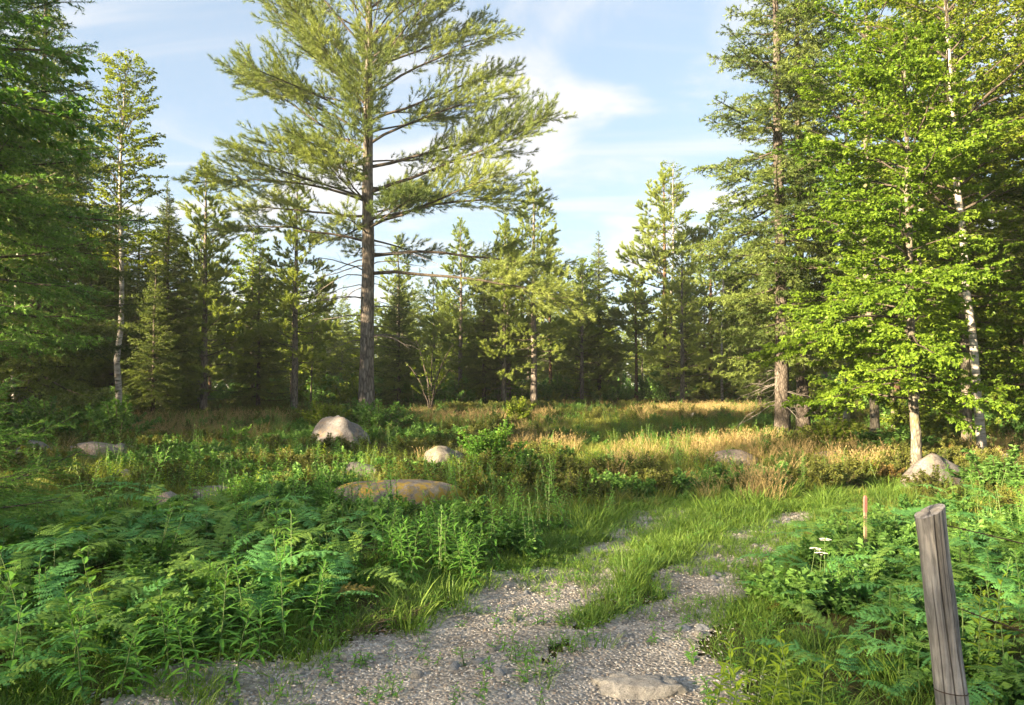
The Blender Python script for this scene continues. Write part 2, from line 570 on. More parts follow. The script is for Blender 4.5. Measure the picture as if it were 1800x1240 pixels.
def plain(name, col, rough=0.7, metal=0.0, var=0.25, scale=30):
    m, t = new_mat(name); L = t.links.new
    tc = N(t, 'ShaderNodeTexCoord')
    nz = N(t, 'ShaderNodeTexNoise', i_Scale=float(scale), i_Detail=4.0); L(tc.outputs['Object'], nz.inputs['Vector'])
    r = ramp(t, [(0.3, tuple(c * (1 - var) for c in col)), (0.7, tuple(c * (1 + var) for c in col))]); L(nz.outputs['Fac'], r.inputs[0])
    p = N(t, 'ShaderNodeBsdfPrincipled'); p.inputs['Roughness'].default_value = rough; p.inputs['Metallic'].default_value = metal
    L(r.outputs[0], p.inputs['Base Color'])
    o = N(t, 'ShaderNodeOutputMaterial'); L(p.outputs[0], o.inputs['Surface'])
    return m


M = {}
M['spruce'] = foliage('spruce_needles', (0.05, 0.09, 0.027), (0.19, 0.255, 0.055), 0.35)
M['spruce_near'] = foliage('near_spruce_needles', (0.036, 0.102, 0.024), (0.144, 0.294, 0.048), 0.28)
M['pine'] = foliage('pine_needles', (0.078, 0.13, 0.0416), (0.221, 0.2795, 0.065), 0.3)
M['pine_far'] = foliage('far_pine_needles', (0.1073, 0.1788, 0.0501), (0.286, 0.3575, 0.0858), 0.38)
M['maple'] = foliage('maple_leaves', (0.071, 0.1565, 0.0156), (0.1927, 0.3019, 0.0286), 0.48, tcol=(1.25, 1.2, 0.5))
M['birchleaf'] = foliage('birch_leaves', (0.112, 0.1806, 0.02), (0.256, 0.3268, 0.04), 0.48, tcol=(1.3, 1.2, 0.5))
M['wood_leaf'] = foliage('woodland_leaves', (0.0975, 0.182, 0.0234), (0.26, 0.338, 0.0455), 0.45, tcol=(1.3, 1.2, 0.5))
M['oak'] = foliage('oak_leaves', (0.0577, 0.1654, 0.0234), (0.1747, 0.3323, 0.0421), 0.4)
M['fern'] = foliage('fern_fronds', (0.0575, 0.1955, 0.0575), (0.161, 0.4025, 0.115), 0.38, rough=0.55, rnd=0.7)
M['fern_pale'] = foliage('paler_fern_fronds', (0.099, 0.22, 0.044), (0.242, 0.396, 0.077), 0.4, rough=0.55, rnd=0.6)
M['fern_old'] = foliage('browning_fern_fronds', (0.14, 0.15, 0.03), (0.3, 0.22, 0.06), 0.35, rough=0.6, rnd=0.8)
M['forb'] = foliage('herb_leaves', (0.0658, 0.2063, 0.0374), (0.1869, 0.4111, 0.0553), 0.4, rough=0.5)
M['forb_yellow'] = foliage('yellow_green_leaves', (0.117, 0.221, 0.0156), (0.286, 0.39, 0.026), 0.42)
M['grass'] = foliage('green_grass', (0.0676, 0.1573, 0.0273), (0.1937, 0.299, 0.052), 0.35)
M['olive'] = foliage('meadow_sedge', (0.1, 0.135, 0.034), (0.27, 0.29, 0.065), 0.35)
M['dry'] = foliage('dry_grass', (0.24, 0.185, 0.08), (0.47, 0.38, 0.19), 0.35, tcol=(1.1, 1.0, 0.7), rnd=0.5)
M['heath'] = foliage('heath_leaves', (0.06, 0.09, 0.022), (0.17, 0.19, 0.04), 0.3, rnd=0.6)
M['rust'] = foliage('rusty_leaves', (0.12, 0.085, 0.03), (0.27, 0.21, 0.06), 0.3, rnd=0.5)
M['bushleaf'] = foliage('bush_leaves', (0.0553, 0.1495, 0.0374), (0.1779, 0.3364, 0.0747), 0.4)
M['bark_pine'] = bark('pine_bark', [(0.075, 0.066, 0.06), (0.2, 0.178, 0.16), (0.31, 0.285, 0.26)], (9, 9, 2.2), 0.9)
M['bark_red'] = bark('red_pine_bark', [(0.07, 0.05, 0.04), (0.17, 0.11, 0.075), (0.27, 0.17, 0.1)], (10, 10, 3), 0.7)
M['bark_spruce'] = bark('spruce_bark', [(0.045, 0.038, 0.033), (0.11, 0.095, 0.082), (0.2, 0.18, 0.16)], (16, 16, 6), 0.6)
M['bark_maple'] = bark('maple_bark', [(0.06, 0.055, 0.045), (0.17, 0.155, 0.13), (0.3, 0.28, 0.24)], (12, 12, 4), 0.5, moss=(0.13, 0.14, 0.06))
M['bark_branch'] = bark('branch_bark', [(0.05, 0.042, 0.035), (0.1, 0.085, 0.07), (0.17, 0.15, 0.13)], (20, 20, 20), 0.3)
M['bark_birch'] = birch_bark('birch_bark')
M['dead'] = bark('dead_wood', [(0.1, 0.09, 0.08), (0.2, 0.185, 0.17), (0.32, 0.3, 0.28)], (20, 20, 20), 0.3)
M['stem'] = plain('plant_stem', (0.07, 0.12, 0.03))
M['stem_brown'] = plain('woody_stem', (0.09, 0.06, 0.04))
M['rock'] = rock_mat('granite', [(0.1, 0.095, 0.095), (0.21, 0.2, 0.2), (0.31, 0.3, 0.3)], (0.26, 0.2, 0.14), 0.6)
M['rock_pink'] = rock_mat('pink_granite', [(0.13, 0.112, 0.1), (0.25, 0.215, 0.195), (0.34, 0.3, 0.275)], (0.16, 0.152, 0.14), 0.63)
M['rock_lichen'] = rock_mat('lichen_granite', [(0.13, 0.112, 0.098), (0.24, 0.208, 0.18), (0.36, 0.315, 0.27)], (0.4, 0.27, 0.05), 0.55)
M['rock_mossy'] = rock_mat('mossy_granite', [(0.085, 0.08, 0.074), (0.18, 0.17, 0.155), (0.29, 0.275, 0.255)], (0.14, 0.14, 0.09), 0.56)
M['stone'] = rock_mat('track_stone', [(0.2, 0.195, 0.19), (0.34, 0.33, 0.31), (0.47, 0.455, 0.42)], None, scale=4)
M['stone_blue'] = rock_mat('blue_grey_stone', [(0.17, 0.185, 0.21), (0.27, 0.29, 0.32), (0.36, 0.38, 0.41)], None, scale=4)

# ================================================================== GROUND
def ground_mat():
    m, t = new_mat('forest_soil'); L = t.links.new
    tc = N(t, 'ShaderNodeTexCoord')
    n1 = N(t, 'ShaderNodeTexNoise', i_Scale=0.6, i_Detail=8.0, i_Roughness=0.62); L(tc.outputs['Object'], n1.inputs['Vector'])
    r1 = ramp(t, [(0.35, (0.05, 0.045, 0.022)), (0.5, (0.075, 0.075, 0.028)), (0.65, (0.11, 0.105, 0.04))]); L(n1.outputs['Fac'], r1.inputs[0])
    n2 = N(t, 'ShaderNodeTexNoise', i_Scale=38.0, i_Detail=6.0, i_Roughness=0.75); L(tc.outputs['Object'], n2.inputs['Vector'])
    r2 = ramp(t, [(0.35, (0.5, 0.5, 0.5)), (0.65, (1.4, 1.35, 1.2))]); L(n2.outputs['Fac'], r2.inputs[0])
    mx = N(t, 'ShaderNodeMixRGB', blend_type='MULTIPLY'); mx.inputs[0].default_value = 1; L(r1.outputs[0], mx.inputs[1]); L(r2.outputs[0], mx.inputs[2])
    p = N(t, 'ShaderNodeBsdfPrincipled'); p.inputs['Roughness'].default_value = 0.95; p.inputs['Specular IOR Level'].default_value = 0.1
    L(mx.outputs[0], p.inputs['Base Color'])
    b = N(t, 'ShaderNodeBump', i_Strength=0.8, i_Distance=0.03); L(n2.outputs['Fac'], b.inputs['Height']); L(b.outputs[0], p.inputs['Normal'])
    o = N(t, 'ShaderNodeOutputMaterial'); L(p.outputs[0], o.inputs['Surface'])
    return m


def gravel_mat():
    m, t = new_mat('gravel_bed'); L = t.links.new
    tc = N(t, 'ShaderNodeTexCoord')
    vo = N(t, 'ShaderNodeTexVoronoi', i_Scale=46.0); L(tc.outputs['Object'], vo.inputs['Vector'])
    n2 = N(t, 'ShaderNodeTexNoise', i_Scale=2.4, i_Detail=6.0, i_Roughness=0.6); L(tc.outputs['Object'], n2.inputs['Vector'])
    r1 = ramp(t, [(0.3, (0.19, 0.17, 0.148)), (0.55, (0.305, 0.285, 0.258)), (0.75, (0.4, 0.382, 0.355))]); L(n2.outputs['Fac'], r1.inputs[0])
    sc = N(t, 'ShaderNodeSeparateColor'); L(vo.outputs['Color'], sc.inputs[0])
    r2 = ramp(t, [(0.0, (0.55, 0.54, 0.53)), (1.0, (1.35, 1.33, 1.3))]); L(sc.outputs[0], r2.inputs[0])
    mx = N(t, 'ShaderNodeMixRGB', blend_type='MULTIPLY'); mx.inputs[0].default_value = 1; L(r1.outputs[0], mx.inputs[1]); L(r2.outputs[0], mx.inputs[2])
    p = N(t, 'ShaderNodeBsdfPrincipled'); p.inputs['Roughness'].default_value = 0.92; p.inputs['Specular IOR Level'].default_value = 0.2
    L(mx.outputs[0], p.inputs['Base Color'])
    b = N(t, 'ShaderNodeBump', i_Strength=0.9, i_Distance=0.012); L(vo.outputs['Distance'], b.inputs['Height']); b.invert = True
    L(b.outputs[0], p.inputs['Normal'])
    o = N(t, 'ShaderNodeOutputMaterial'); L(p.outputs[0], o.inputs['Surface'])
    return m


def grid_mesh(xs, ys, name, mat, dz=0.0, keep=None):
    X, Y = np.meshgrid(xs, ys)
    Z = gz(X, Y) + dz
    V = np.stack([X, Y, Z], -1).reshape(-1, 3)
    nx, ny = len(xs), len(ys)
    I = np.arange(nx * ny).reshape(ny, nx)
    a, b, c, d = I[:-1, :-1].ravel(), I[:-1, 1:].ravel(), I[1:, 1:].ravel(), I[1:, :-1].ravel()
    if keep is not None:
        xc = (X[:-1, :-1] + X[1:, 1:]) / 2; yc = (Y[:-1, :-1] + Y[1:, 1:]) / 2
        k = keep(xc, yc).ravel()
        a, b, c, d = a[k], b[k], c[k], d[k]
    Fc = np.concatenate([np.stack([a, b, c], 1), np.stack([a, c, d], 1)])
    used = np.unique(Fc); remap = np.zeros(len(V), int); remap[used] = np.arange(len(used))
    mb = MB(); mb.add(V[used], remap[Fc])
    return mb.mesh(name, mat, smooth=True)


near = np.concatenate([np.arange(-16, -5, 0.5), np.arange(-5, 6, 0.12), np.arange(6, 16.1, 0.5)])
xs = np.concatenate([-np.geomspace(2200, 17, 26), near, np.geomspace(17, 2200, 26)])
ys = np.concatenate([-np.geomspace(2200, 8, 16), np.arange(-7, 2, 0.6), np.arange(2, 11.5, 0.12), np.arange(11.5, 32, 0.45), np.geomspace(33, 2600, 44)])
M['ground'] = ground_mat(); M['gravel'] = gravel_mat()
tag(obj('ground', grid_mesh(xs, ys, 'ground', M['ground'])), 'rough grassy clearing floor with dark soil between the plants', 'ground', kind='structure')
tag(obj('gravel_track', grid_mesh(np.arange(-5, 6, 0.045), np.arange(1.0, 11, 0.045), 'gravel_track', M['gravel'], 0.014, keep=lambda x, y: rut_mask(x, y) > 0.02)),
    'two bare gravel wheel ruts of an overgrown track', 'track', kind='structure')


# ================================================================== STUFF SCATTER (geometry nodes)
def scatter(name, label, cat, sources, pts, rots, scls, idx):
    col = bpy.data.collections.new(name + '_source')
    for i, (nm, me) in enumerate(sources):
        o = bpy.data.objects.new('%s_%02d' % (nm, i), me)
        col.objects.link(o)
    me = bpy.data.meshes.new(name)
    n = len(pts)
    me.vertices.add(n); me.vertices.foreach_set('co', np.asarray(pts, np.float32).ravel())
    a = me.attributes.new('rot', 'FLOAT_VECTOR', 'POINT'); a.data.foreach_set('vector', np.asarray(rots, np.float32).ravel())
    a = me.attributes.new('scl', 'FLOAT', 'POINT'); a.data.foreach_set('value', np.asarray(scls, np.float32))
    a = me.attributes.new('pick', 'INT', 'POINT'); a.data.foreach_set('value', np.asarray(idx, np.int32))
    o = obj(name, me)
    ng = bpy.data.node_groups.new(name + '_nodes', 'GeometryNodeTree')
    ng.interface.new_socket('Geometry', in_out='INPUT', socket_type='NodeSocketGeometry')
    ng.interface.new_socket('Geometry', in_out='OUTPUT', socket_type='NodeSocketGeometry')
    gi = ng.nodes.new('NodeGroupInput'); go = ng.nodes.new('NodeGroupOutput')
    ip = ng.nodes.new('GeometryNodeInstanceOnPoints')
    ci = ng.nodes.new('GeometryNodeCollectionInfo')
    ci.inputs['Collection'].default_value = col
    ci.inputs['Separate Children'].default_value = True
    ci.inputs['Reset Children'].default_value = True
    L = ng.links.new

    def attr(nm, dt):
        x = ng.nodes.new('GeometryNodeInputNamedAttribute'); x.data_type = dt; x.inputs['Name'].default_value = nm
        return x.outputs[0]
    L(gi.outputs[0], ip.inputs['Points']); L(ci.outputs[0], ip.inputs['Instance'])
    ip.inputs['Pick Instance'].default_value = True
    L(attr('pick', 'INT'), ip.inputs['Instance Index'])
    er = ng.nodes.new('FunctionNodeEulerToRotation')
    L(attr('rot', 'FLOAT_VECTOR'), er.inputs[0]); L(er.outputs[0], ip.inputs['Rotation'])
    L(attr('scl', 'FLOAT'), ip.inputs['Scale'])
    L(ip.outputs[0], go.inputs[0])
    md = o.modifiers.new('scatter', 'NODES'); md.node_group = ng
    tag(o, label, cat, kind='stuff')
    return o


def scatter_pts(name, label, cat, sources, x, y, rng, smin, smax, tilt=0.12, dz=0.0, svar=None):
    n = len(x)
    z = gz(x, y) + dz
    rots = np.stack([rng.normal(0, tilt, n), rng.normal(0, tilt, n), rng.uniform(0, 6.283, n)], 1)
    s = rng.uniform(smin, smax, n)
    if svar is not None:
        s = s * svar
    return scatter(name, label, cat, sources, np.stack([x, y, z], 1), rots, s, rng.integers(0, len(sources), n))


# ================================================================== PLANT MESHES
def grass_tuft(seed, n, h, spread, w, mat, bend=0.5, heads=False, upright=1.0):
    rng = np.random.default_rng(seed); mb = MB()
    az = rng.uniform(0, 6.283, n); rr = spread * np.sqrt(rng.uniform(0, 1, n))
    base = np.stack([np.cos(az) * rr, np.sin(az) * rr, np.zeros(n) - 0.02], 1)
    a2 = az + rng.normal(0, 0.8, n)
    out = np.stack([np.cos(a2), np.sin(a2), np.zeros(n)], 1)
    hh = h * rng.uniform(0.45, 1.1, n)
    lean = rng.uniform(0.05, 0.5, n) / upright
    bd = bend * rng.uniform(0.2, 1.1, n)
    s = np.array([0, 0.4, 0.75, 1.0])
    P = base[:, None, :] + out[:, None, :] * ((lean[:, None] * s + bd[:, None] * s ** 2.5) * hh[:, None])[:, :, None]
    P[:, :, 2] += hh[:, None] * (s[None] - 0.35 * bd[:, None] * s[None] ** 3)
    side = np.stack([-np.sin(a2), np.cos(a2), np.zeros(n)], 1)
    side = unit(side + rng.normal(0, 0.5, (n, 3)))
    ww = w * rng.uniform(0.6, 1.3, n)
    prof = np.array([0.8, 1.0, 0.65])
    Lf = P[:, :3] - side[:, None] * (ww[:, None] * prof)[:, :, None] * 0.5
    Rt = P[:, :3] + side[:, None] * (ww[:, None] * prof)[:, :, None] * 0.5
    V = np.concatenate([Lf, Rt, P[:, 3:4]], 1)
    f = np.array([(0, 3, 4), (0, 4, 1), (1, 4, 5), (1, 5, 2), (2, 5, 6)])
    t = np.clip(rng.normal(0.5, 0.25, n), 0, 1)
    mb.add(V.reshape(-1, 3), (f[None] + (np.arange(n) * 7)[:, None, None]).reshape(-1, 3), np.repeat(t, 7))
    if heads:
        k = int(n * 0.6)
        Q = P[:k, 2:4]
        needles_on(mb, np.concatenate([Q, Q[:, 1:2] + (Q[:, 1:2] - Q[:, 0:1]) * 0.2], 1), rng, 170, 0.025, 0.006, (0.2, 0.6), ptint=np.full(k, 0.75))
    return mb.mesh('grass_tuft', mat)


def ribbon_leaf(L, W, n=4, fold=0.25, droop=0.35, up=0.0, shape=0.42):
    """one leaf lying along +X, base at origin; returns verts, tris"""
    s = np.linspace(0, 1, n + 2)
    mid = np.stack([L * s, np.zeros_like(s), up * L * s - droop * L * s ** 2], 1)
    wid = W * 0.5 * np.sin(np.pi * np.clip(s, 0, 1) ** (math.log(0.5) / math.log(shape))) if 0 < shape < 1 else W * 0.5 * np.sin(np.pi * s)
    V = [mid[0]]
    for i in range(1, n + 1):
        V += [mid[i], mid[i] + np.array([0, wid[i], fold * wid[i]]), mid[i] + np.array([0, -wid[i], fold * wid[i]])]
    V.append(mid[-1])
    f = [(0, 1, 2), (0, 3, 1)]
    for i in range(n - 1):
        a = 1 + 3 * i
        f += [(a, a + 3, a + 4), (a, a + 4, a + 1), (a, a + 2, a + 5), (a, a + 5, a + 3)]
    a = 1 + 3 * (n - 1); e = len(V) - 1
    f += [(a, e, a + 1), (a, a + 2, e)]
    return np.array(V), np.array(f)


def rotz(a):
    c, s = math.cos(a), math.sin(a)
    return np.array([[c, -s, 0], [s, c, 0], [0, 0, 1.0]])


def roty(a):
    c, s = math.cos(a), math.sin(a)
    return np.array([[c, 0, s], [0, 1, 0], [-s, 0, c]])


def frond_mesh(seed, L, pairs, wmax, mat, arch=0.9, stalk=0.22, el=1.1, mono=False):
    """fern frond along +X rising from the origin and arching over"""
    rng = np.random.default_rng(seed); mb = MB()
    k = 14
    s = np.linspace(0, 1, k)
    e = el - (el + arch) * s ** 0.9
    d = np.stack([np.cos(e), 0.12 * np.sin(s * 3 + seed), np.sin(e)], 1)
    P = np.concatenate([[[0, 0, 0]], np.cumsum(d[:-1] * L / (k - 1), 0)])
    v, f = tubes(P, np.linspace(0.0035, 0.001, k), 3); mb.add(v, f, 0.3)
    T = unit(np.gradient(P, axis=0))
    for i in range(pairs):
        t = stalk + (1 - stalk) * (i + 0.5) / pairs
        u = t * (k - 1); j = int(u); fr = u - j
        p = P[j] * (1 - fr) + P[min(j + 1, k - 1)] * fr
        tg = T[j]
        q = (t - stalk) / (1 - stalk)
        pl = wmax * (min(1.0, 0.55 + q * 2.2) if q < 0.25 else (1.1 - q) / 0.85) * rng.uniform(0.9, 1.08)
        up = np.cross(tg, np.array([0, 1.0, 0])); up = -up if up[2] < 0 else up
        for sg in (-1, 1):
            if rng.uniform() < 0.05:
                continue
            dr = unit(tg * (0.42 + rng.normal(0, 0.1)) + np.array([0, sg * 0.95, 0]) + up * rng.normal(0.05, 0.17))
            sd = unit(np.cross(up, dr))
            n = 6
            ss = np.linspace(0, 1, n + 1)
            ax = p + dr * (pl * ss)[:, None] - up * (0.22 * pl * ss ** 2)[:, None]
            ww = L / pairs * 0.62 * np.interp(ss, [0, 0.15, 0.6, 1], [0.6, 1.0, 0.75, 0.05])
            V = []; Fs = []
            for a in range(n):
                b = len(V)
                m = (ax[a] + ax[a + 1]) / 2 + dr * pl * 0.06
                V += [ax[a], ax[a + 1], m + sd * ww[a] * 0.9 - up * ww[a] * .15, m - sd * ww[a] * 0.9 - up * ww[a] * .15]
                Fs += [(b, b + 1, b + 2), (b, b + 3, b + 1)]
            mb.add(V, Fs, np.clip(0.45 + 0.25 * q + rng.normal(0, 0.12), 0, 1))
    return mb.mesh('frond', mat)


def herb_parts(seed, h, nl, L, W, top_up=0.9, low_up=0.1, stem_r=0.004):
    """stem curve and leaf placements of an upright leafy herb"""
    rng = np.random.default_rng(seed)
    P = curve((0, 0, -0.02), rng.uniform(0, 6.28), 1.45, 1.3, h, 7, rng, 0.05)
    pl = []
    for i in range(nl):
        t = 0.12 + 0.86 * (i + 0.5) / nl
        u = t * 6; j = min(int(u), 5); f = u - j
        p = P[j] * (1 - f) + P[j + 1] * f
        az = i * 2.399 + rng.normal(0, 0.25)
        el = low_up + (top_up - low_up) * t ** 1.6 + rng.normal(0, 0.12)
        sz = np.interp(t, [0, 0.3, 0.75, 1.0], [0.75, 1.0, 0.85, 0.42]) * rng.uniform(0.85, 1.15)
        pl.append((p, az, el, sz))
    return P, pl


def herb_mesh(seed, h, nl, L, W, mat_leaf, mat_stem, droop=0.4, nst=1, spread=0.0, **kw):
    rng = np.random.default_rng(seed + 999); mb = MB()
    lv, lf = ribbon_leaf(L, W, 2, droop=droop)
    for k in range(nst):
        off = np.array([rng.normal(0, spread), rng.normal(0, spread), 0])
        P, pl = herb_parts(seed * 13 + k, h * rng.uniform(0.7, 1.1), nl, L, W, **kw)
        v, f = tubes(P + off, np.linspace(0.005, 0.0018, 7), 3); mb.add(v, f, 0.4, 1)
        b = rng.uniform(-0.15, 0.15)
        for p, az, el, sz in pl:
            V = (lv * sz) @ roty(-el).T @ rotz(az).T + p + off
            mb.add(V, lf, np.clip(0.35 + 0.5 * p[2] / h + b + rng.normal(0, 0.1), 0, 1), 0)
    return mb.mesh('herb', [mat_leaf, mat_stem])


def bush_mesh(seed, h, r, ns, leaf, lw, per_m, mat, mat_stem, el=(0.6, 1.3), split=False, twsp=0.07):
    """woody bush: many stems from the base, side twigs, small leaves"""
    rng = np.random.default_rng(seed); mb = MB()
    S = []
    for i in range(ns):
        az = rng.uniform(0, 6.283); e0 = rng.uniform(*el)
        L = h * rng.uniform(0.6, 1.1)
        p0 = (rng.normal(0, r * 0.15), rng.normal(0, r * 0.15), -0.02)
        S.append(curve(p0, az, e0, e0 - 0.1, L, 6, rng, 0.1))
    S = np.array(S)
    v, f = tubes(S, np.broadcast_to(np.linspace(0.012, 0.003, 6) * h, (ns, 6)), 3); mb.add(v, f, 0.4, 1)
    Q, pi = side_twigs(S, rng, twsp * h, 0.2, lambda t, L: 0.32 * h * (1.1 - t), 0.8, droop=0.05, lift=0.15, k=3, roll=0.9)
    v, f = tubes(Q, np.broadcast_to(np.linspace(0.004, 0.0015, 3) * h, (len(Q), 3)), 3); mb.add(v, f, 0.4, 1)
    st = rng.uniform(0.25, 0.75, ns)
    if split:
        lb = MB(); leaves_on(lb, Q, rng, per_m, leaf, lw, 0.1, st[pi]); leaves_on(lb, S, rng, per_m, leaf, lw, 0.6, st)
        mb.m = [np.zeros_like(a) for a in mb.m]
        return mb.mesh('stems', mat_stem), lb.mesh('foliage', mat)
    leaves_on(mb, Q, rng, per_m, leaf, lw, 0.1, st[pi])
    leaves_on(mb, S, rng, per_m, leaf, lw, 0.6, st)
    return mb.mesh('bush', [mat, mat_stem])


# ================================================================== TREE MESHES
def trunk_pts(h, k, rng, bend=0.012, lean=(0, 0)):
    z = np.linspace(0, h, k)
    x = np.cumsum(rng.normal(0, bend * h / k, k)); y = np.cumsum(rng.normal(0, bend * h / k, k))
    x -= x[0]; y -= y[0]
    return np.stack([x + lean[0] * z, y + lean[1] * z, z], 1)


def trunk_mesh(P, rad, mat, sides=12, flare=1.5, seed=0):
    k = len(P); mb = MB()
    rng = np.random.default_rng(seed)
    # subdivide for a natural outline
    s = np.linspace(0, k - 1, (k - 1) * 4 + 1)
    PP = np.stack([np.interp(s, np.arange(k), P[:, i]) for i in range(3)], 1)
    RR = np.interp(s, np.arange(k), rad)
    z = PP[:, 2]
    RR = RR * (1 + (flare - 1) * np.exp(-np.maximum(z, 0) / (rad[0] * 2.2)))
    PP[0, 2] -= 0.35
    v, f = tubes(PP, RR, sides)
    v = v.reshape(len(PP), sides, 3)
    c = PP[:, None, :]
    ang = np.arange(sides)
    bump = 1 + 0.05 * rng.normal(0, 1, (len(PP), sides)) + 0.12 * np.sin(ang * 2 * np.pi / sides * 4 + seed)[None] * np.exp(-np.maximum(z, 0) / (rad[0] * 2))[:, None]
    v = c + (v - c) * bump[:, :, None]
    mb.add(v.reshape(-1, 3), f)
    return mb.mesh('trunk', mat, smooth=True)


def on_trunk(P, z):
    return np.array([np.interp(z, P[:, 2], P[:, 0]), np.interp(z, P[:, 2], P[:, 1]), z])


def finish(name, Ptr, rad, limbs, lr, twigs, twr, mb, mat_bark, mat_branch, seed, sides=12, dead=None, flare=1.5):
    b = MB()
    for Lm, r in zip(limbs, lr):
        v, f = tubes(Lm, np.linspace(r, r * 0.22, len(Lm)), 5); b.add(v, f)
    for tw, r in zip(twigs, twr):
        if len(tw):
            tw = tw[:, ::3]
            v, f = tubes(tw, np.broadcast_to(np.linspace(r, r * 0.35, tw.shape[1]), tw.shape[:2]), 3); b.add(v, f)
    d = dict(trunk=trunk_mesh(Ptr, rad, mat_bark, sides, flare, seed), branches=b.mesh('branches', mat_branch, True), crown=mb)
    if dead is not None and len(dead):
        q = MB()
        v, f = tubes(dead, np.broadcast_to(np.linspace(0.014, 0.003, dead.shape[1]), dead.shape[:2]), 3); q.add(v, f)
        dt, _ = side_twigs(dead, np.random.default_rng(seed), 0.22, 0.25, lambda t, L: 0.3 * L * (1.1 - t), 0.8, roll=0.8, k=3)
        v, f = tubes(dt, np.broadcast_to(np.linspace(0.005, 0.0015, 3), dt.shape[:2]), 3); q.add(v, f)
        d['dead_branches'] = q.mesh('dead_branches', M['dead'], True)
    return d


def spruce(seed, h, r, cb, rb, wh=0.36, nb=5, tsp=0.12, per_m=110, nl=0.05, nw=0.012, mat='spruce', second=True,
           el_top=0.7, el_low=-0.25, prof=None, dead=14, ragged=0.25, bark_m='bark_spruce', sec_sp=0.09):
    rng = np.random.default_rng(seed)
    P = trunk_pts(h, 12, rng)
    rad = rb * (1 - P[:, 2] / h) ** 0.85 + 0.012
    limbs = []
    z = cb
    while z < h - 0.25:
        q = (z - cb) / (h - cb)
        Lm = r * ((1 - q) ** 0.85 * (0.72 + 0.28 * min(1, q / 0.15)) if prof is None else prof(q)) + 0.12
        n = max(3, int(nb - (2 if q > 0.85 else 0)))
        a0 = rng.uniform(0, 6.283)
        for i in range(n):
            if rng.uniform() < 0.12:
                continue
            L = Lm * rng.uniform(1 - ragged, 1 + ragged * 0.6)
            zz = z + rng.normal(0, wh * 0.25)
            e0 = el_low + (el_top - el_low) * q ** 1.2 + rng.normal(0, 0.1)
            limbs.append(curve(on_trunk(P, min(zz, h - 0.1)), a0 + i * 6.283 / n + rng.normal(0, 0.2), e0, e0 + 0.32 - 0.25 * q, L, 7, rng, 0.05))
        z += wh * (1 - 0.35 * q)
    limbs.append(np.linspace(P[-1] - [0, 0, 0.5], P[-1] + [0, 0, 0.35], 7))
    Lb = np.array(limbs)
    lr = np.clip(plen(Lb) * 0.012, 0.006, 0.035)
    lt = np.clip(rng.normal(0.5, 0.2, len(Lb)), 0.1, 0.9)
    T1, i1 = side_twigs(Lb, rng, tsp, 0.12, lambda t, L: 0.42 * L * (1.05 - t) ** 0.8 * np.minimum(1, t * 3 + 0.2) + 0.08, 0.9, droop=0.22, k=4, roll=0.3)
    t1 = np.clip(lt[i1] + rng.normal(0, 0.13, len(i1)), 0, 1)
    mb = MB()
    tw = [T1]; twr = [0.0045]
    if second:
        big = plen(T1) > 0.22
        T2, i2 = side_twigs(T1[big], rng, sec_sp, 0.2, lambda t, L: 0.4 * L * (1.05 - t) + 0.05, 0.85, droop=0.2, k=3, roll=0.4)
        t2 = np.clip(t1[big][i2] + 0.08 + rng.normal(0, 0.1, len(i2)), 0, 1)
        needles_on(mb, T2, rng, per_m, nl, nw, (0.5, 1.15), 0, t2)
    needles_on(mb, T1, rng, per_m, nl, nw, (0.5, 1.15), 0.1, t1)
    needles_on(mb, Lb, rng, per_m * 0.8, nl, nw, (0.5, 1.2), 0.25, lt)
    dd = None
    if dead and cb > 1.0:
        dd = []
        for i in range(dead):
            zz = rng.uniform(cb * 0.3, cb * 1.1)
            dd.append(curve(on_trunk(P, zz), rng.uniform(0, 6.283), rng.uniform(-0.35, 0.05), -0.5, r * rng.uniform(0.2, 0.6), 5, rng, 0.15))
        dd = np.array(dd)
    return finish('spruce', P, rad, limbs, lr, tw, twr, mb.mesh('crown', M[mat]), M[bark_m], M['bark_branch'], seed, dead=dd)


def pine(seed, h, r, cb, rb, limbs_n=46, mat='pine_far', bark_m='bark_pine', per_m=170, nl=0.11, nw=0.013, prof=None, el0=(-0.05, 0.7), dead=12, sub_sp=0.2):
    rng = np.random.default_rng(seed)
    P = trunk_pts(h, 12, rng, 0.015)
    rad = rb * (1 - P[:, 2] / h) ** 0.8 + 0.012
    limbs = []
    for i in range(limbs_n):
        q = ((i + rng.uniform(0, 1)) / limbs_n) ** 0.9
        z = cb + (h - cb - 0.2) * q
        L = r * (prof(q) if prof else (1 - q) ** 0.7 * (0.75 + 0.25 * min(1, q / 0.2))) * rng.uniform(0.6, 1.12) + 0.2
        e = el0[0] + (el0[1] - el0[0]) * q + rng.normal(0, 0.12)
        limbs.append(curve(on_trunk(P, z), i * 2.399 + rng.normal(0, 0.3), e, e + rng.uniform(0.05, 0.5), L, 7, rng, 0.07))
    limbs.append(np.linspace(P[-1] - [0, 0, 0.4], P[-1] + [0, 0, 0.3], 7))
    Lb = np.array(limbs)
    lr = np.clip(plen(Lb) * 0.012, 0.007, 0.05)
    mb, T1 = pine_foliage(Lb, rng, per_m, nl, nw, mat, sub_sp)
    dd = []
    for i in range(dead):
        zz = rng.uniform(cb * 0.35, cb)
        dd.append(curve(on_trunk(P, zz), rng.uniform(0, 6.283), rng.uniform(-0.2, 0.25), -0.3, r * rng.uniform(0.15, 0.5), 5, rng, 0.15))
    return finish('pine', P, rad, limbs, lr, [T1], [0.006], mb.mesh('crown', M[mat]), M[bark_m], M['bark_branch'], seed, dead=np.array(dd) if dead else None)


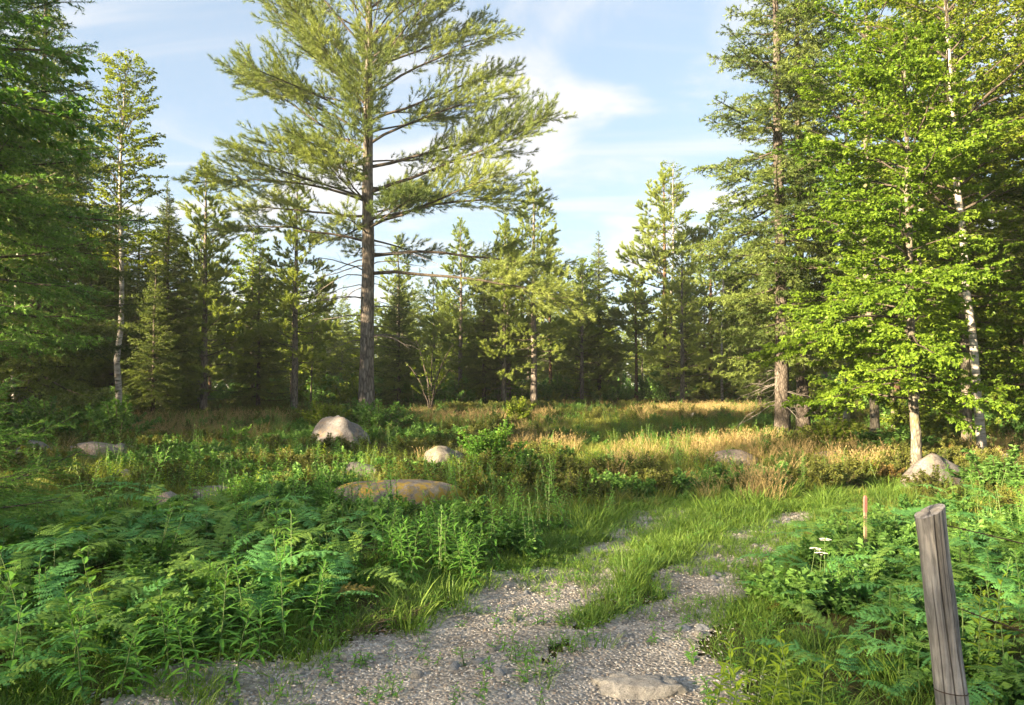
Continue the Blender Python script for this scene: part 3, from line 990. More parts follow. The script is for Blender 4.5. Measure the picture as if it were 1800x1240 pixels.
def pine_foliage(Lb, rng, per_m, nl, nw, mat, sub_sp=0.2, t0=0.3):
    lt = np.clip(rng.normal(0.5, 0.18, len(Lb)), 0.1, 0.9)
    T1, i1 = side_twigs(Lb, rng, sub_sp, t0, lambda t, L: 0.40 * L * (1.08 - t) ** 0.7 * np.minimum(1, (t - t0 + 0.1) * 3) + 0.15, 0.78, droop=-0.08, lift=0.1, k=4, roll=0.5)
    t1 = np.clip(lt[i1] + rng.normal(0, 0.12, len(i1)), 0, 1)
    T2, i2 = side_twigs(T1, rng, 0.15, 0.15, lambda t, L: 0.14 + 0.26 * L * (1.05 - t), 0.75, droop=-0.15, lift=0.12, k=3, roll=0.9)
    t2 = np.clip(t1[i2] + 0.05 + rng.normal(0, 0.1, len(i2)), 0, 1)
    mb = MB()
    needles_on(mb, T2, rng, per_m, nl, nw, (0.25, 1.0), 0.35, t2)
    needles_on(mb, T1, rng, per_m * 0.5, nl, nw, (0.25, 1.0), 0.5, t1)
    needles_on(mb, Lb, rng, per_m * 0.5, nl, nw, (0.3, 1.0), 0.75, lt)
    return mb, T1


def broadleaf(seed, h, r, cb, rb, limbs_n=30, leaf=0.06, lw=0.7, per_m=26, mat='maple', bark_m='bark_maple', el=(0.15, 1.0), lean=(0, 0),
              prof=None, sp1=0.22, sp2=0.12, droop=0.12, bend=0.03, l2=0.28, azf=None):
    rng = np.random.default_rng(seed)
    P = trunk_pts(h, 12, rng, bend, lean)
    rad = rb * (1 - P[:, 2] / h) ** 0.8 + 0.01
    limbs = []
    for i in range(limbs_n):
        q = ((i + rng.uniform(0, 1)) / limbs_n)
        z = cb + (h - cb - 0.2) * q
        L = r * (prof(q) if prof else math.sqrt(max(0.02, 1 - (q * 0.97) ** 2)) * (0.7 + 0.3 * min(1, q / 0.25))) * rng.uniform(0.55, 1.12) + 0.15
        az = i * 2.399 + rng.normal(0, 0.35)
        if azf is not None:
            L *= azf(az)
        e = el[0] + (el[1] - el[0]) * q + rng.normal(0, 0.15)
        limbs.append(curve(on_trunk(P, z), az, e, e - 0.35, L, 8, rng, 0.09))
    limbs.append(np.linspace(P[-1] - [0, 0, 0.5], P[-1] + [0, 0, 0.25], 8))
    Lb = np.array(limbs)
    lr = np.clip(plen(Lb) * 0.011, 0.005, 0.045)
    lt = np.clip(rng.normal(0.5, 0.2, len(Lb)), 0.05, 0.95)
    T1, i1 = side_twigs(Lb, rng, sp1, 0.2, lambda t, L: 0.42 * L * (1.08 - t) ** 0.8 + 0.15, 0.8, droop=droop, lift=0.05, k=4, roll=0.35)
    t1 = np.clip(lt[i1] + rng.normal(0, 0.13, len(i1)), 0, 1)
    T2, i2 = side_twigs(T1, rng, sp2, 0.15, lambda t, L: l2 * np.minimum(1, L) * (1.1 - t) + 0.08, 0.8, droop=droop, k=3, roll=0.4)
    t2 = np.clip(t1[i2] + rng.normal(0, 0.1, len(i2)), 0, 1)
    mb = MB()
    leaves_on(mb, T2, rng, per_m, leaf, lw, 0.1, t2)
    leaves_on(mb, T1, rng, per_m * 0.5, leaf, lw, 0.4, t1)
    return finish('broadleaf', P, rad, limbs, lr, [T1], [0.006], mb.mesh('crown', M[mat]), M[bark_m], M['bark_branch'], seed, sides=12)


def place_tree(d, name, label, loc, rz=0.0, s=1.0, group=None, cat='tree', tilt=(0, 0)):
    e = empty(name, loc, (tilt[0], tilt[1], rz), s)
    for k, me in d.items():
        obj(k, me, e)
    tag(e, label, cat, group)
    return e


# ---- the tall white pine: every limb is a part with its own needles
def hero_pine():
    rng = np.random.default_rng(42)
    base = at(645, 25.5)
    h = 19.5
    P = trunk_pts(h, 12, rng, 0.008)
    rad = 0.25 * (1 - P[:, 2] / h) ** 0.75 + 0.015
    e = empty('white_pine', base)
    tag(e, 'tall wide pine with thick grey trunk standing behind the rounded grey boulder', 'tree')
    obj('trunk', trunk_mesh(P, rad, M['bark_pine'], 18, 1.35, 3), e)
    # (height above base, azimuth deg with 0 = right / 180 = left, start elevation, end elevation, length)
    spec = [
        (5.1, -8, -2, -22, 7.6), (5.7, 6, 8, -14, 7.0), (6.2, 184, 12, -8, 5.2), (6.7, -25, 16, 6, 5.8), (7.1, 172, 6, 10, 5.6), (7.0, 20, 18, 2, 6.6),
        (7.6, 196, 14, -12, 5.6), (7.9, -12, 14, 24, 6.9), (8.5, 168, 24, 4, 5.6), (8.8, 12, 16, 22, 6.6), (9.3, 190, 30, 34, 5.3), (9.6, -20, 22, 12, 5.4),
        (9.9, 176, 34, 20, 5.4), (10.4, 8, 22, 20, 5.5), (10.9, 200, 44, 40, 5.2), (11.4, -6, 24, 18, 5.2), (11.9, 165, 48, 46, 5.0), (12.3, 16, 28, 26, 4.9),
        (12.8, 186, 50, 44, 4.6), (13.3, -14, 32, 22, 4.5), (13.9, 174, 52, 46, 4.3), (14.4, 10, 40, 30, 4.0), (15.0, 190, 54, 50, 3.6),
        (15.6, -10, 46, 40, 3.2), (16.4, 170, 56, 50, 2.7), (17.1, 0, 50, 44, 2.2), (17.9, 180, 56, 52, 1.6)]
    for i in range(70):                                           # limbs towards and away from the viewer
        q = (i + rng.uniform(0, 1)) / 70
        z = 6.0 + 12.8 * q
        L = np.interp(z, [6, 9, 12, 15, 17, 19], [4.6, 4.9, 4.4, 3.3, 2.0, 0.7]) * rng.uniform(0.6, 1.05)
        az = (90 if i % 5 < 2 else -90) + rng.normal(0, 42)
        el = np.interp(z, [6, 10, 14, 19], [5, 22, 38, 58]) + rng.normal(0, 6)
        spec.append((z, az, el, el + rng.uniform(-14, 10), L))
    for z, az, e0, e1, L in spec:
        c = curve(on_trunk(P, z), R(az) + rng.normal(0, 0.06), R(e0), R(e1), L, 9, rng, 0.05)
        r0 = 0.0085 * L + 0.006
        mb = MB(); v, f = tubes(c, np.linspace(r0, r0 * 0.16, 9), 6); mb.add(v, f)
        nm, T1 = pine_foliage(c[None], rng, 148, 0.15, 0.0122, 'pine', 0.15, 0.28 if z > 6.5 else 0.42)
        v, f = tubes(T1, np.broadcast_to(np.linspace(0.009, 0.003, 4), T1.shape[:2]), 3); mb.add(v, f)
        lo = obj('limb', mb.mesh('limb', M['bark_branch'], True), e)
        obj('needles', nm.mesh('needles', M['pine']), lo)
    # bare lower branches
    for i in range(30):
        z = rng.uniform(2.2, 6.4)
        az = rng.uniform(0, 6.283)
        if i % 3:
            az = (0 if i % 2 else math.pi) + rng.normal(0, 0.6)
        L = rng.uniform(0.8, 2.6) * (0.5 + z / 8)
        c = curve(on_trunk(P, z), az, rng.uniform(-0.1, 0.35), rng.uniform(-0.7, -0.2), L, 7, rng, 0.1)[None]
        mb = MB(); v, f = tubes(c, np.linspace(0.008 * L + 0.006, 0.004, 7)[None], 5); mb.add(v, f)
        tw, _ = side_twigs(c, rng, 0.3, 0.3, lambda t, L: 0.3 * L * (1.1 - t), 0.8, droop=0.2, k=4, roll=0.8)
        v, f = tubes(tw, np.broadcast_to(np.linspace(0.006, 0.002, 4), tw.shape[:2]), 3); mb.add(v, f)
        obj('dead_branch', mb.mesh('dead_branch', M['dead'], True), e)


hero_pine()

# ---- tree kinds shared by the copies
SP_A = spruce(1, 11.0, 2.2, 1.8, 0.13, wh=0.34, nb=6, per_m=80, nl=0.085, nw=0.024, tsp=0.11)
SP_B = spruce(2, 12.5, 2.6, 1.4, 0.15, wh=0.4, nb=6, per_m=62, nl=0.095, nw=0.027, tsp=0.12, ragged=0.4)
SP_C = spruce(3, 8.5, 1.9, 0.5, 0.1, wh=0.3, nb=6, per_m=80, nl=0.08, nw=0.024)
SP_TALL = spruce(4, 16.0, 2.5, 2.4, 0.17, wh=0.48, nb=5, tsp=0.125, per_m=70, nl=0.085, nw=0.024, ragged=0.45, el_low=-0.3,
                 prof=lambda q: (0.75 + 0.25 * min(1, q / 0.2)) * (1 - q) ** 0.62, dead=26)
SP_NEAR = spruce(5, 13.0, 2.9, 2.5, 0.17, wh=0.4, nb=6, tsp=0.12, per_m=66, nl=0.06, nw=0.017, mat='spruce_near', sec_sp=0.09)
SP_LOW = spruce(6, 2.2, 1.5, 0.25, 0.035, wh=0.27, nb=5, tsp=0.065, per_m=230, nl=0.028, nw=0.006, mat='spruce_near', el_low=-0.05, sec_sp=0.06, dead=0)
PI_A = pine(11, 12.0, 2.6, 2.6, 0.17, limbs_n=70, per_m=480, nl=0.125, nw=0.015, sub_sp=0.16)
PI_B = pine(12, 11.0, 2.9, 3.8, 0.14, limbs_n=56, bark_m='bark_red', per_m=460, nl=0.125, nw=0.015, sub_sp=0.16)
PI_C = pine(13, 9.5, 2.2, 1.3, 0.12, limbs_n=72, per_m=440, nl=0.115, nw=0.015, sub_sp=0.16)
BI_A = broadleaf(21, 11.0, 2.0, 4.4, 0.085, 56, leaf=0.075, lw=0.72, per_m=90, mat='birchleaf', bark_m='bark_birch', el=(0.5, 1.1), bend=0.05)
BI_B = broadleaf(22, 11.0, 1.4, 6.0, 0.06, 28, leaf=0.07, lw=0.72, per_m=60, mat='birchleaf', bark_m='bark_birch', el=(0.6, 1.2), bend=0.05)
BI_LEAN = broadleaf(23, 12.5, 2.8, 4.2, 0.075, 54, leaf=0.065, lw=0.68, per_m=60, mat='birchleaf', bark_m='bark_birch', el=(0.4, 1.0), lean=(-0.05, 0.0), bend=0.03, sp1=0.18)
MA_A = broadleaf(24, 8.6, 2.7, 1.35, 0.085, 74, leaf=0.066, lw=0.75, per_m=125, mat='maple', el=(0.0, 0.9), droop=0.1, sp1=0.17, azf=lambda a: 1.05 - 0.5 * max(0.0, math.cos(a)))
MA_B = broadleaf(25, 12.0, 2.4, 1.9, 0.09, 66, leaf=0.07, lw=0.72, per_m=95, mat='maple', el=(0.1, 1.0), droop=0.1, sp1=0.18)
WD_A = broadleaf(26, 7.5, 2.0, 0.6, 0.07, 54, leaf=0.12, lw=0.78, per_m=55, mat='wood_leaf', el=(0.2, 1.1), sp1=0.24, sp2=0.14)
WD_B = broadleaf(27, 9.0, 2.0, 1.8, 0.07, 50, leaf=0.12, lw=0.78, per_m=55, mat='wood_leaf', el=(0.3, 1.1), sp1=0.24, sp2=0.14)
OAK = broadleaf(28, 9.5, 4.2, 4.6, 0.15, 44, leaf=0.1, lw=0.6, per_m=60, mat='oak', el=(0.0, 0.8), sp1=0.2)

# ---- the trees one can point at (photo column, distance)
HERO = [
    (SP_NEAR, 'spruce_tree', 'big dark spruce with drooping boughs overhanging the clearing beside the low young spruce', -80, 12.0, 0.3, 1.0, None),
    (SP_B, 'spruce_tree', 'dark spruce behind the overhanging spruce, trunk bare below its boughs', 62, 19.5, 1.0, 1.05, None),
    (SP_B, 'spruce_tree', 'dense spruce with grey trunk between the overhanging spruce and the white birch', 108, 27.0, 2.2, 0.95, None),
    (BI_A, 'birch_tree', 'white birch with thin airy crown standing among dark spruces', 206, 22.5, 0.4, 1.03, None),
    (SP_A, 'spruce_tree', 'slim dark spruce rising just behind the white birch', 196, 27.5, 0.9, 0.78, None),
    (SP_A, 'spruce_tree', 'narrow spruce with bare thin trunk next to the birch', 287, 30.0, 1.7, 0.84, None),
    (PI_C, 'spruce_tree', 'pointed spruce with dark bare trunk and yellow green wood behind it', 358, 28.5, 3.0, 1.02, None),
    (PI_A, 'pine_tree', 'bushy pine with dense dark lower boughs next to the tall wide pine', 517, 30.0, 0.2, 0.8, None),
    (SP_C, 'spruce_tree', 'dark full skirted spruce filling the gap beneath the bushy pine', 455, 31.5, 0.6, 0.82, None),
    (PI_C, 'pine_tree', 'slender pine with thin straight trunk behind the V-forked shrub', 810, 38.0, 1.3, 0.98, None),
    (PI_C, 'pine_tree', 'pine with thin grey trunk close beside the stout layered pine', 893, 38.0, 2.6, 0.95, None),
    (PI_A, 'pine_tree', 'stout layered pine with dark trunk at the back edge of the clearing', 938, 35.5, 0.9, 0.92, None),
    (SP_A, 'spruce_tree', 'pointed pale green spruce beside the stout layered pine', 1053, 41.0, 0.1, 0.86, None),
    (PI_B, 'pine_tree', 'pine with reddish trunk and flat spreading crown beside a thin birch', 1172, 42.0, 2.1, 1.2, None),
    (BI_B, 'birch_tree', 'thin pale birch growing right against the reddish pine', 1185, 41.0, 0.5, 1.22, None),
    (BI_B, 'birch_tree', 'thin birch with pale stem behind the meadow between the reddish pine and the tall spruce', 1269, 37.0, 1.9, 0.95, None),
    (PI_B, 'pine_tree', 'thin reddish pine next to a pale birch stem at the back of the meadow', 1250, 40.0, 4.0, 0.92, None),
    (SP_C, 'spruce_tree', 'dark small spruce close behind the pale birch stem', 1292, 37.5, 0.2, 0.95, None),
    (SP_TALL, 'spruce_tree', 'tall spruce with thick grey trunk and ragged drooping boughs at the meadow edge', 1374, 18.8, 0.4, 1.0, None),
    (SP_TALL, 'spruce_tree', 'second tall spruce growing tight behind the ragged tall spruce', 1410, 20.5, 2.4, 0.92, None),
    (MA_B, 'maple_tree', 'slim tall maple with grey trunk between the tall spruces and the boulder maple', 1535, 17.2, 0.5, 1.0, None),
    (MA_A, 'maple_tree', 'bright green maple with low layered branches beside the grey domed boulder', 1606, 12.9, 0.0, 0.9, None),
    (MA_B, 'maple_tree', 'dark trunked maple close beside the leaning birch', 1697, 16.2, 1.1, 1.0, None),
    (BI_LEAN, 'birch_tree', 'leaning birch with pale trunk and light yellow green crown behind the domed boulder', 1724, 14.8, 0.0, 1.0, None),
    (MA_A, 'maple_tree', 'leafy maple at the wood edge past the leaning birch', 1890, 14.5, 2.9, 1.0, None),
    (OAK, 'oak_tree', 'broadleaf tree with leafy branch reaching over the overhanging spruce', -395, 10.5, 0.7, 0.97, None),
    (BI_LEAN, 'birch_tree', 'tall yellow green birch rising behind the boulder maple', 1610, 21.0, 1.6, 1.15, None),
    (BI_LEAN, 'birch_tree', 'light leaved birch between the tall spruces and the slim maple', 1485, 22.0, 3.9, 1.05, None),
    (BI_LEAN, 'birch_tree', 'airy birch at the wood edge behind the leafy maple', 1850, 18.0, 5.0, 1.1, None),
    (BI_B, 'birch_tree', 'pale slim trunk under the overhanging spruce boughs', 31, 22.0, 1.0, 0.9, None),
]
for d, nm, lab, px, dist, rz, s, g in HERO:
    p = at(px, dist)
    place_tree(d, nm, lab, p, rz, s, g)

place_tree(SP_LOW, 'young_spruce', 'low young spruce with bright drooping boughs at the edge of the fern bed', at(-75, 6.2), 0.4, 0.8)
# off-picture neighbours on the right edge of the wood
for k, (x, y, d, rz, s) in enumerate([(14.5, 17.5, SP_B, 0.3, 1.0), (13.5, 22.0, MA_B, 1.2, 0.9), (17.5, 14.0, SP_A, 2.0, 1.0)]):
    place_tree(d, 'wood_edge_tree', 'tree standing in the wood edge past the leafy maple', Vector((x, y, gz1(x, y))), rz, s, 'trees past the leafy maple')

# forest on the sunward side, out of the picture: it throws the evening shade over the track and ferns
def sunrow(c, l):
    """position from distance along the sunlight (c) and across it (l)"""
    ux, uy = -SUN_AZ.x, -SUN_AZ.y
    return ux * c + uy * l, uy * c - ux * l


rs = random.Random(4)
l = -44.0
while l < -9.2:
    h = np.interp(l, [-44, -27, -25, -19, -14, -13.4, -9], [9, 9, 11.5, 11.5, 9, 5, 4.5]) * rs.uniform(0.92, 1.1)
    x, y = sunrow(-16 + rs.uniform(-3, 3), l)
    d, hd = rs.choice([(SP_A, 11.0), (SP_B, 12.5), (SP_C, 8.5)])
    place_tree(d, 'forest_tree', 'conifer of the dark forest lining the sunward side of the clearing', Vector((x, y, gz1(x, y))), rs.uniform(0, 6.28), h / hd, 'conifers lining the sunward side of the clearing')
    l += rs.uniform(1.5, 2.6)
l = -8.6
while l < 13:                                                    # unseen airy trees, added so filtered sun softens the foreground shade
    h = 16.8 * rs.uniform(0.93, 1.08)
    x, y = sunrow(-48 + rs.uniform(-7, 7), l)
    d, hd = rs.choice([(PI_A, 12.0), (BI_B, 11.0), (PI_C, 9.5), (PI_B, 11.0)])
    place_tree(d, 'sun_filter_tree', 'unseen tall airy tree added to filter the sun over the track', Vector((x, y, gz1(x, y))), rs.uniform(0, 6.28), h / hd, 'unseen trees added to filter the sun')
    l += rs.uniform(1.3, 2.1)

for c, l, d, sc_ in ((-26, -1.2, SP_B, 0.82), (-31, 0.2, SP_A, 1.0), (-29, -2.6, SP_B, 0.85)):  # unseen spruces, added only to keep the sun off the fence post
    x, y = sunrow(c, l)
    place_tree(d, 'post_shade_spruce', 'unseen dense spruce added to shade the fence post', Vector((x, y, gz1(x, y))), c * 0.7, sc_, 'unseen spruces added to shade the fence post')

# ---- background wood: individual trees between and behind the named ones
rb = random.Random(11)
BACK = []
for row, (ya, yb, step, kinds) in enumerate([(33, 39, 1.9, [WD_A, SP_C, WD_B, SP_A, PI_C]), (40, 47, 2.2, [WD_B, PI_A, WD_A, PI_C, PI_B]), (49, 58, 2.6, [PI_A, WD_B, PI_C, SP_A])]):
    half = 0.76 * (ya + yb) / 2
    x = -half
    while x < half:
        y = rb.uniform(ya, yb)
        xx = x + rb.uniform(-0.8, 0.8)
        x += step * rb.uniform(0.75, 1.3)
        d = rb.choice(kinds)
        px = CX + F * xx / y
        if row == 0 and (rb.random() < 0.3):
            continue
        s = rb.uniform(0.68, 0.98)
        if 540 < px < 640:
            s *= 0.75
        if px < 340:
            s *= 1.1
        BACK.append((xx, y, d, s))
KN = {id(WD_A): ('broadleaf_tree', 'leafy green tree in the wood behind the clearing', 'leafy trees in the wood behind the clearing'),
      id(WD_B): ('broadleaf_tree', 'leafy green tree in the wood behind the clearing', 'leafy trees in the wood behind the clearing'),
      id(SP_A): ('spruce_tree', 'spruce in the wood behind the clearing', 'spruces in the wood behind the clearing'),
      id(SP_B): ('spruce_tree', 'spruce in the wood behind the clearing', 'spruces in the wood behind the clearing'),
      id(SP_C): ('spruce_tree', 'spruce in the wood behind the clearing', 'spruces in the wood behind the clearing'),
      id(PI_A): ('pine_tree', 'pine in the wood behind the clearing', 'pines in the wood behind the clearing'),
      id(PI_B): ('pine_tree', 'pine in the wood behind the clearing', 'pines in the wood behind the clearing'),
      id(PI_C): ('pine_tree', 'pine in the wood behind the clearing', 'pines in the wood behind the clearing')}
MARK = [(110, 'the dense grey trunked spruce'), (206, 'the white birch'), (287, 'the narrow bare trunked spruce'), (358, 'the pointed dark trunked spruce'), (517, 'the bushy pine'), (645, 'the tall wide pine'), (757, 'the V-forked shrub'),
        (810, 'the slender pine'), (938, 'the stout layered pine'), (1053, 'the pale pointed spruce'), (1172, 'the reddish pine'), (1269, 'the pale birch stem'), (1374, 'the tall ragged spruce'), (1535, 'the slim maple'), (1606, 'the boulder maple'), (1724, 'the leaning birch'), (1890, 'the wood edge maple')]


def behind(x, y):
    px = CX + F * x / y
    return min(MARK, key=lambda m: abs(m[0] - px))[1]


for x, y, d, s in BACK:
    nm, lab, g = KN[id(d)]
    row = 'at the near edge of the wood' if y < 39.5 else ('well inside the wood' if y < 48 else 'deep in the wood')
    lab = lab.replace('in the wood behind the clearing', row + ' behind ' + behind(x, y))
    g = lab.replace('in the wood', 'of the wood')
    place_tree(d, nm, lab, Vector((x, y, gz1(x, y))), rb.uniform(0, 6.28), s, g)
# right-hand wood behind the maples
for i in range(22):
    y = rb.uniform(20, 34); x = rb.uniform(0.50, 0.78) * y
    d = rb.choice([WD_A, WD_B, SP_A, PI_B, WD_A])
    nm, lab, g = KN[id(d)]
    lab = lab.replace('in the wood behind the clearing', 'in the sunlit wood behind ' + behind(x, y))
    place_tree(d, nm, lab, Vector((x, y, gz1(x, y))), rb.uniform(0, 6.28), rb.uniform(0.7, 1.0), lab)
# left-hand wood behind the birch
for i in range(16):
    y = rb.uniform(24, 33); x = -rb.uniform(0.42, 0.8) * y
    d = rb.choice([SP_A, SP_B, SP_C, SP_B])
    place_tree(d, 'spruce_tree', 'spruce in the dark wood behind ' + behind(x, y), Vector((x, y, gz1(x, y))), rb.uniform(0, 6.28), rb.uniform(0.7, 0.95) if x / y < -0.62 else rb.uniform(0.5, 0.68), 'spruces behind ' + behind(x, y))

# far-off wood: one mass beyond the trees one can tell apart
rng = np.random.default_rng(77)
n = 420
y = rng.uniform(58, 120, n); x = rng.uniform(-0.95, 0.95, n) * y
far_src = []
for nm, d in (('far_spruce', SP_A), ('far_leafy', WD_B), ('far_pine', PI_C)):
    far_src.append((nm, d['crown']))
scatter_pts('far_wood', 'far-off mixed wood closing the view behind the trees', 'wood', far_src, x, y, rng, 0.7, 1.0, 0.02)

# ================================================================== ROCKS
from mathutils import noise as mnoise
import bmesh


def rock_mesh(seed, w, d, h, mat, sub=4, rough=0.16, flat=0.0, sink=0.25, crack=0.0):
    bm = bmesh.new()
    bmesh.ops.create_icosphere(bm, subdivisions=sub, radius=1.0)
    off = Vector((seed * 7.3, seed * 3.1, seed * 1.7))
    for v in bm.verts:
        p = v.co.copy()
        n = mnoise.fractal(p * 0.9 + off, 1.0, 2.0, 3)
        n2 = mnoise.fractal(p * 3.0 + off, 0.9, 2.0, 4)
        k = 1 + rough * n * 1.4 + rough * 0.5 * n2
        # facets: clip against a few random planes
        q = p * k
        v.co = q
    rr = random.Random(seed)
    for i in range(11):
        nrm = Vector((rr.uniform(-1, 1), rr.uniform(-1, 1), rr.uniform(-0.2, 1))).normalized()
        dist = rr.uniform(0.8, 0.99)
        for v in bm.verts:
            e = v.co.dot(nrm) - dist
            if e > 0:
                v.co -= nrm * e * 0.75
    for v in bm.verts:
        z = v.co.z
        if z > 0 and flat:
            z = z * (1 - flat) + flat * min(z, 0.55) * 1.2
        v.co = Vector((v.co.x * w * 0.5, v.co.y * d * 0.5, z * h * (1.0 if z > 0 else 0.5)))
    me = bpy.data.meshes.new('rock')
    bm.to_mesh(me); bm.free()
    for p in me.polygons:
        p.use_smooth = True
    me.materials.append(M[mat])
    return me


ROCK_XY = []


def add_rock(name, label, px, py, wpx, hpx, mat, seed, flat=0.0, dep=0.8, cat='boulder', rough=0.2, rz=None, group=None, sub=4):
    p = gp(px, py)
    m = p.y / F                                            # metres per photo pixel at this distance
    w, h = wpx * m, hpx * m
    me = rock_mesh(seed, w, w * dep, h, mat, sub, rough, flat)
    loc = Vector((p.x, p.y + w * dep * 0.3, gz1(p.x, p.y + w * dep * 0.3) - 0.02))
    o = obj(name, me, None, loc, (0, 0, (seed * 0.7) % 0.8 - 0.4 if rz is None else rz))
    tag(o, label, cat, group)
    ROCK_XY.append((loc.x, loc.y, w * 0.5, w * dep * 0.5))
    return o


add_rock('boulder', 'big rounded grey granite boulder in front of the tall wide pine', 592, 789, 112, 60, 'rock', 3, dep=0.85)
add_rock('boulder', 'low grey boulder beside the broken rock outcrop under the white birch', 52, 804, 66, 27, 'rock', 5)
add_rock('rock_outcrop', 'broken rusty grey rock outcrop below the white birch', 150, 806, 96, 32, 'rock_pink', 8, flat=0.4, rough=0.3, cat='rock')
add_rock('boulder', 'flat ended grey rock at the end of the broken outcrop', 205, 803, 62, 26, 'rock', 9, flat=0.3, rough=0.25)
add_rock('boulder', 'small pale warm toned rock alone in the meadow grass', 216, 842, 42, 20, 'rock_pink', 11)
add_rock('rock_ledge', 'long pale rock ledge with dark cracks behind the fern bed', 375, 876, 130, 28, 'rock', 12, flat=0.55, dep=0.6, cat='rock', rough=0.22)
add_rock('boulder', 'small brownish rock at the foot of the pale ledge', 287, 888, 52, 26, 'rock_pink', 14, flat=0.2)
add_rock('boulder', 'low mossy grey rock between the pale ledge and the lichen slab', 625, 844, 104, 32, 'rock_mossy', 15, flat=0.3)
add_rock('boulder', 'speckled grey rock leaning by the dark green bush', 778, 820, 86, 34, 'rock_mossy', 17, rough=0.22)
add_rock('boulder', 'small white topped rock at the foot of the speckled rock', 744, 832, 50, 15, 'rock', 18, flat=0.3)
add_rock('rock_slab', 'broad low slab crusted with orange yellow lichen', 692, 886, 235, 48, 'rock_lichen', 20, flat=0.5, dep=0.55, cat='rock', rough=0.14)
add_rock('boulder', 'pale pink domed boulder in the dry golden grass', 1295, 818, 88, 27, 'rock_pink', 22)
add_rock('boulder', 'low brownish dome half buried in the golden grass below the tall spruces', 1467, 817, 72, 24, 'rock_pink', 23)
add_rock('boulder', 'grey domed boulder at the foot of the maple', 1655, 860, 112, 60, 'rock', 25)
add_rock('boulder', 'small grey rock in the undergrowth past the domed boulder', 1785, 836, 62, 34, 'rock', 26)
add_rock('boulder', 'small white stone in the pale grass at the back of the meadow', 1224, 740, 30, 14, 'stone', 27, sub=3)

# flat stones set in the track
add_rock('stone_slab', 'large pale stone slab bedded in the gravel track', 1128, 1232, 185, 50, 'stone', 47, rough=0.36, flat=0.8, dep=0.42, sub=5, cat='stone', rz=-0.12)
add_rock('stone_slab', 'long thin pale stone just beyond the large slab', 1050, 1194, 78, 12, 'stone', 32, flat=0.5, dep=0.35, cat='stone', rz=0.05)
add_rock('track_stone', 'flat pale grey stone alone in the left wheel rut', 895, 1072, 38, 9, 'stone_blue', 33, flat=0.5, cat='stone')
add_rock('track_stone', 'small white rounded stone in the middle of the gravel', 877, 1174, 30, 13, 'stone', 34, cat='stone')
add_rock('track_stone', 'white angular stone in the gravel by the fern bed side', 737, 1214, 40, 15, 'stone', 35, cat='stone')
add_rock('track_stone', 'bluish round stone beside the large slab', 960, 1230, 22, 13, 'stone_blue', 36, cat='stone')
add_rock('track_stone', 'bluish flat stone next to the bluish round one', 1003, 1234, 42, 12, 'stone_blue', 37, flat=0.4, cat='stone')
add_rock('track_stone', 'smooth blue grey stone in the right wheel rut', 1203, 1114, 38, 17, 'stone_blue', 38, cat='stone')
add_rock('track_stone', 'rough blue grey stone beside the smooth one in the rut', 1238, 1113, 30, 17, 'stone_blue', 39, cat='stone', rough=0.25)
rt = random.Random(5)
small = [rock_mesh(60 + i, 1, 0.8, 0.45, 'stone' if i % 3 else 'stone_blue', 2, 0.25, 0.3) for i in range(5)]
cnt = 0
while cnt < 70:
    x, y = rt.uniform(-2.2, 4), rt.uniform(3.3, 9.8)
    if rut_mask(np.array([x]), np.array([y]))[0] < 0.1:
        continue
    w = rt.uniform(0.035, 0.09)
    o = obj('track_stone', rt.choice(small), None, (x, y, gz1(x, y) + 0.014), (rt.uniform(-.2, .2), rt.uniform(-.2, .2), rt.uniform(0, 6.28)), (w, w, w))
    tag(o, 'small loose stone lying on the gravel wheel ruts', 'stone', 'small stones on the gravel ruts')
    cnt += 1


def clear_of_rocks(x, y, k=0.85):
    ok = np.ones(len(x), bool)
    for rx, ry, a, b in ROCK_XY:
        ok &= ((x - rx) / (a * k)) ** 2 + ((y - ry) / (b * k)) ** 2 > 1
        ok &= ((x - rx) / (a * 0.8)) ** 2 + ((y - ry + b + 0.2) / 0.4) ** 2 > 1
    return ok


# ================================================================== GRAVEL
rng = np.random.default_rng(5)
chips = [('chip', rock_mesh(80 + i, 1, rt.uniform(0.5, 0.9), rt.uniform(0.2, 0.4), m, 1, 0.3, 0.3)) for i, m in enumerate(['chip_a', 'chip_b', 'chip_c', 'chip_a', 'chip_b', 'chip_d'] if False else ['stone', 'stone', 'stone_blue', 'stone', 'rock_pink', 'stone'])]
for i, c in enumerate([(0.42, 0.41, 0.385), (0.32, 0.307, 0.285), (0.29, 0.29, 0.292), (0.53, 0.515, 0.485), (0.2, 0.172, 0.148), (0.36, 0.34, 0.308)]):
    chips[i][1].materials.clear()
    chips[i][1].materials.append(plain('gravel_chip_%d' % i, c, 0.9, 0, 0.3, 4))
n = 60000
y = 1 / rng.uniform(1 / 10.3, 1 / 2.6, n); x = rng.uniform(-4, 5, n)
k = rut_mask(x, y) > rng.uniform(-0.18, 0.1, n)
x, y = x[k], y[k]
scatter_pts('gravel', 'loose grey and tan gravel covering the wheel ruts', 'gravel', chips, x, y, rng, 0.008, 0.03, 0.35, 0.014)

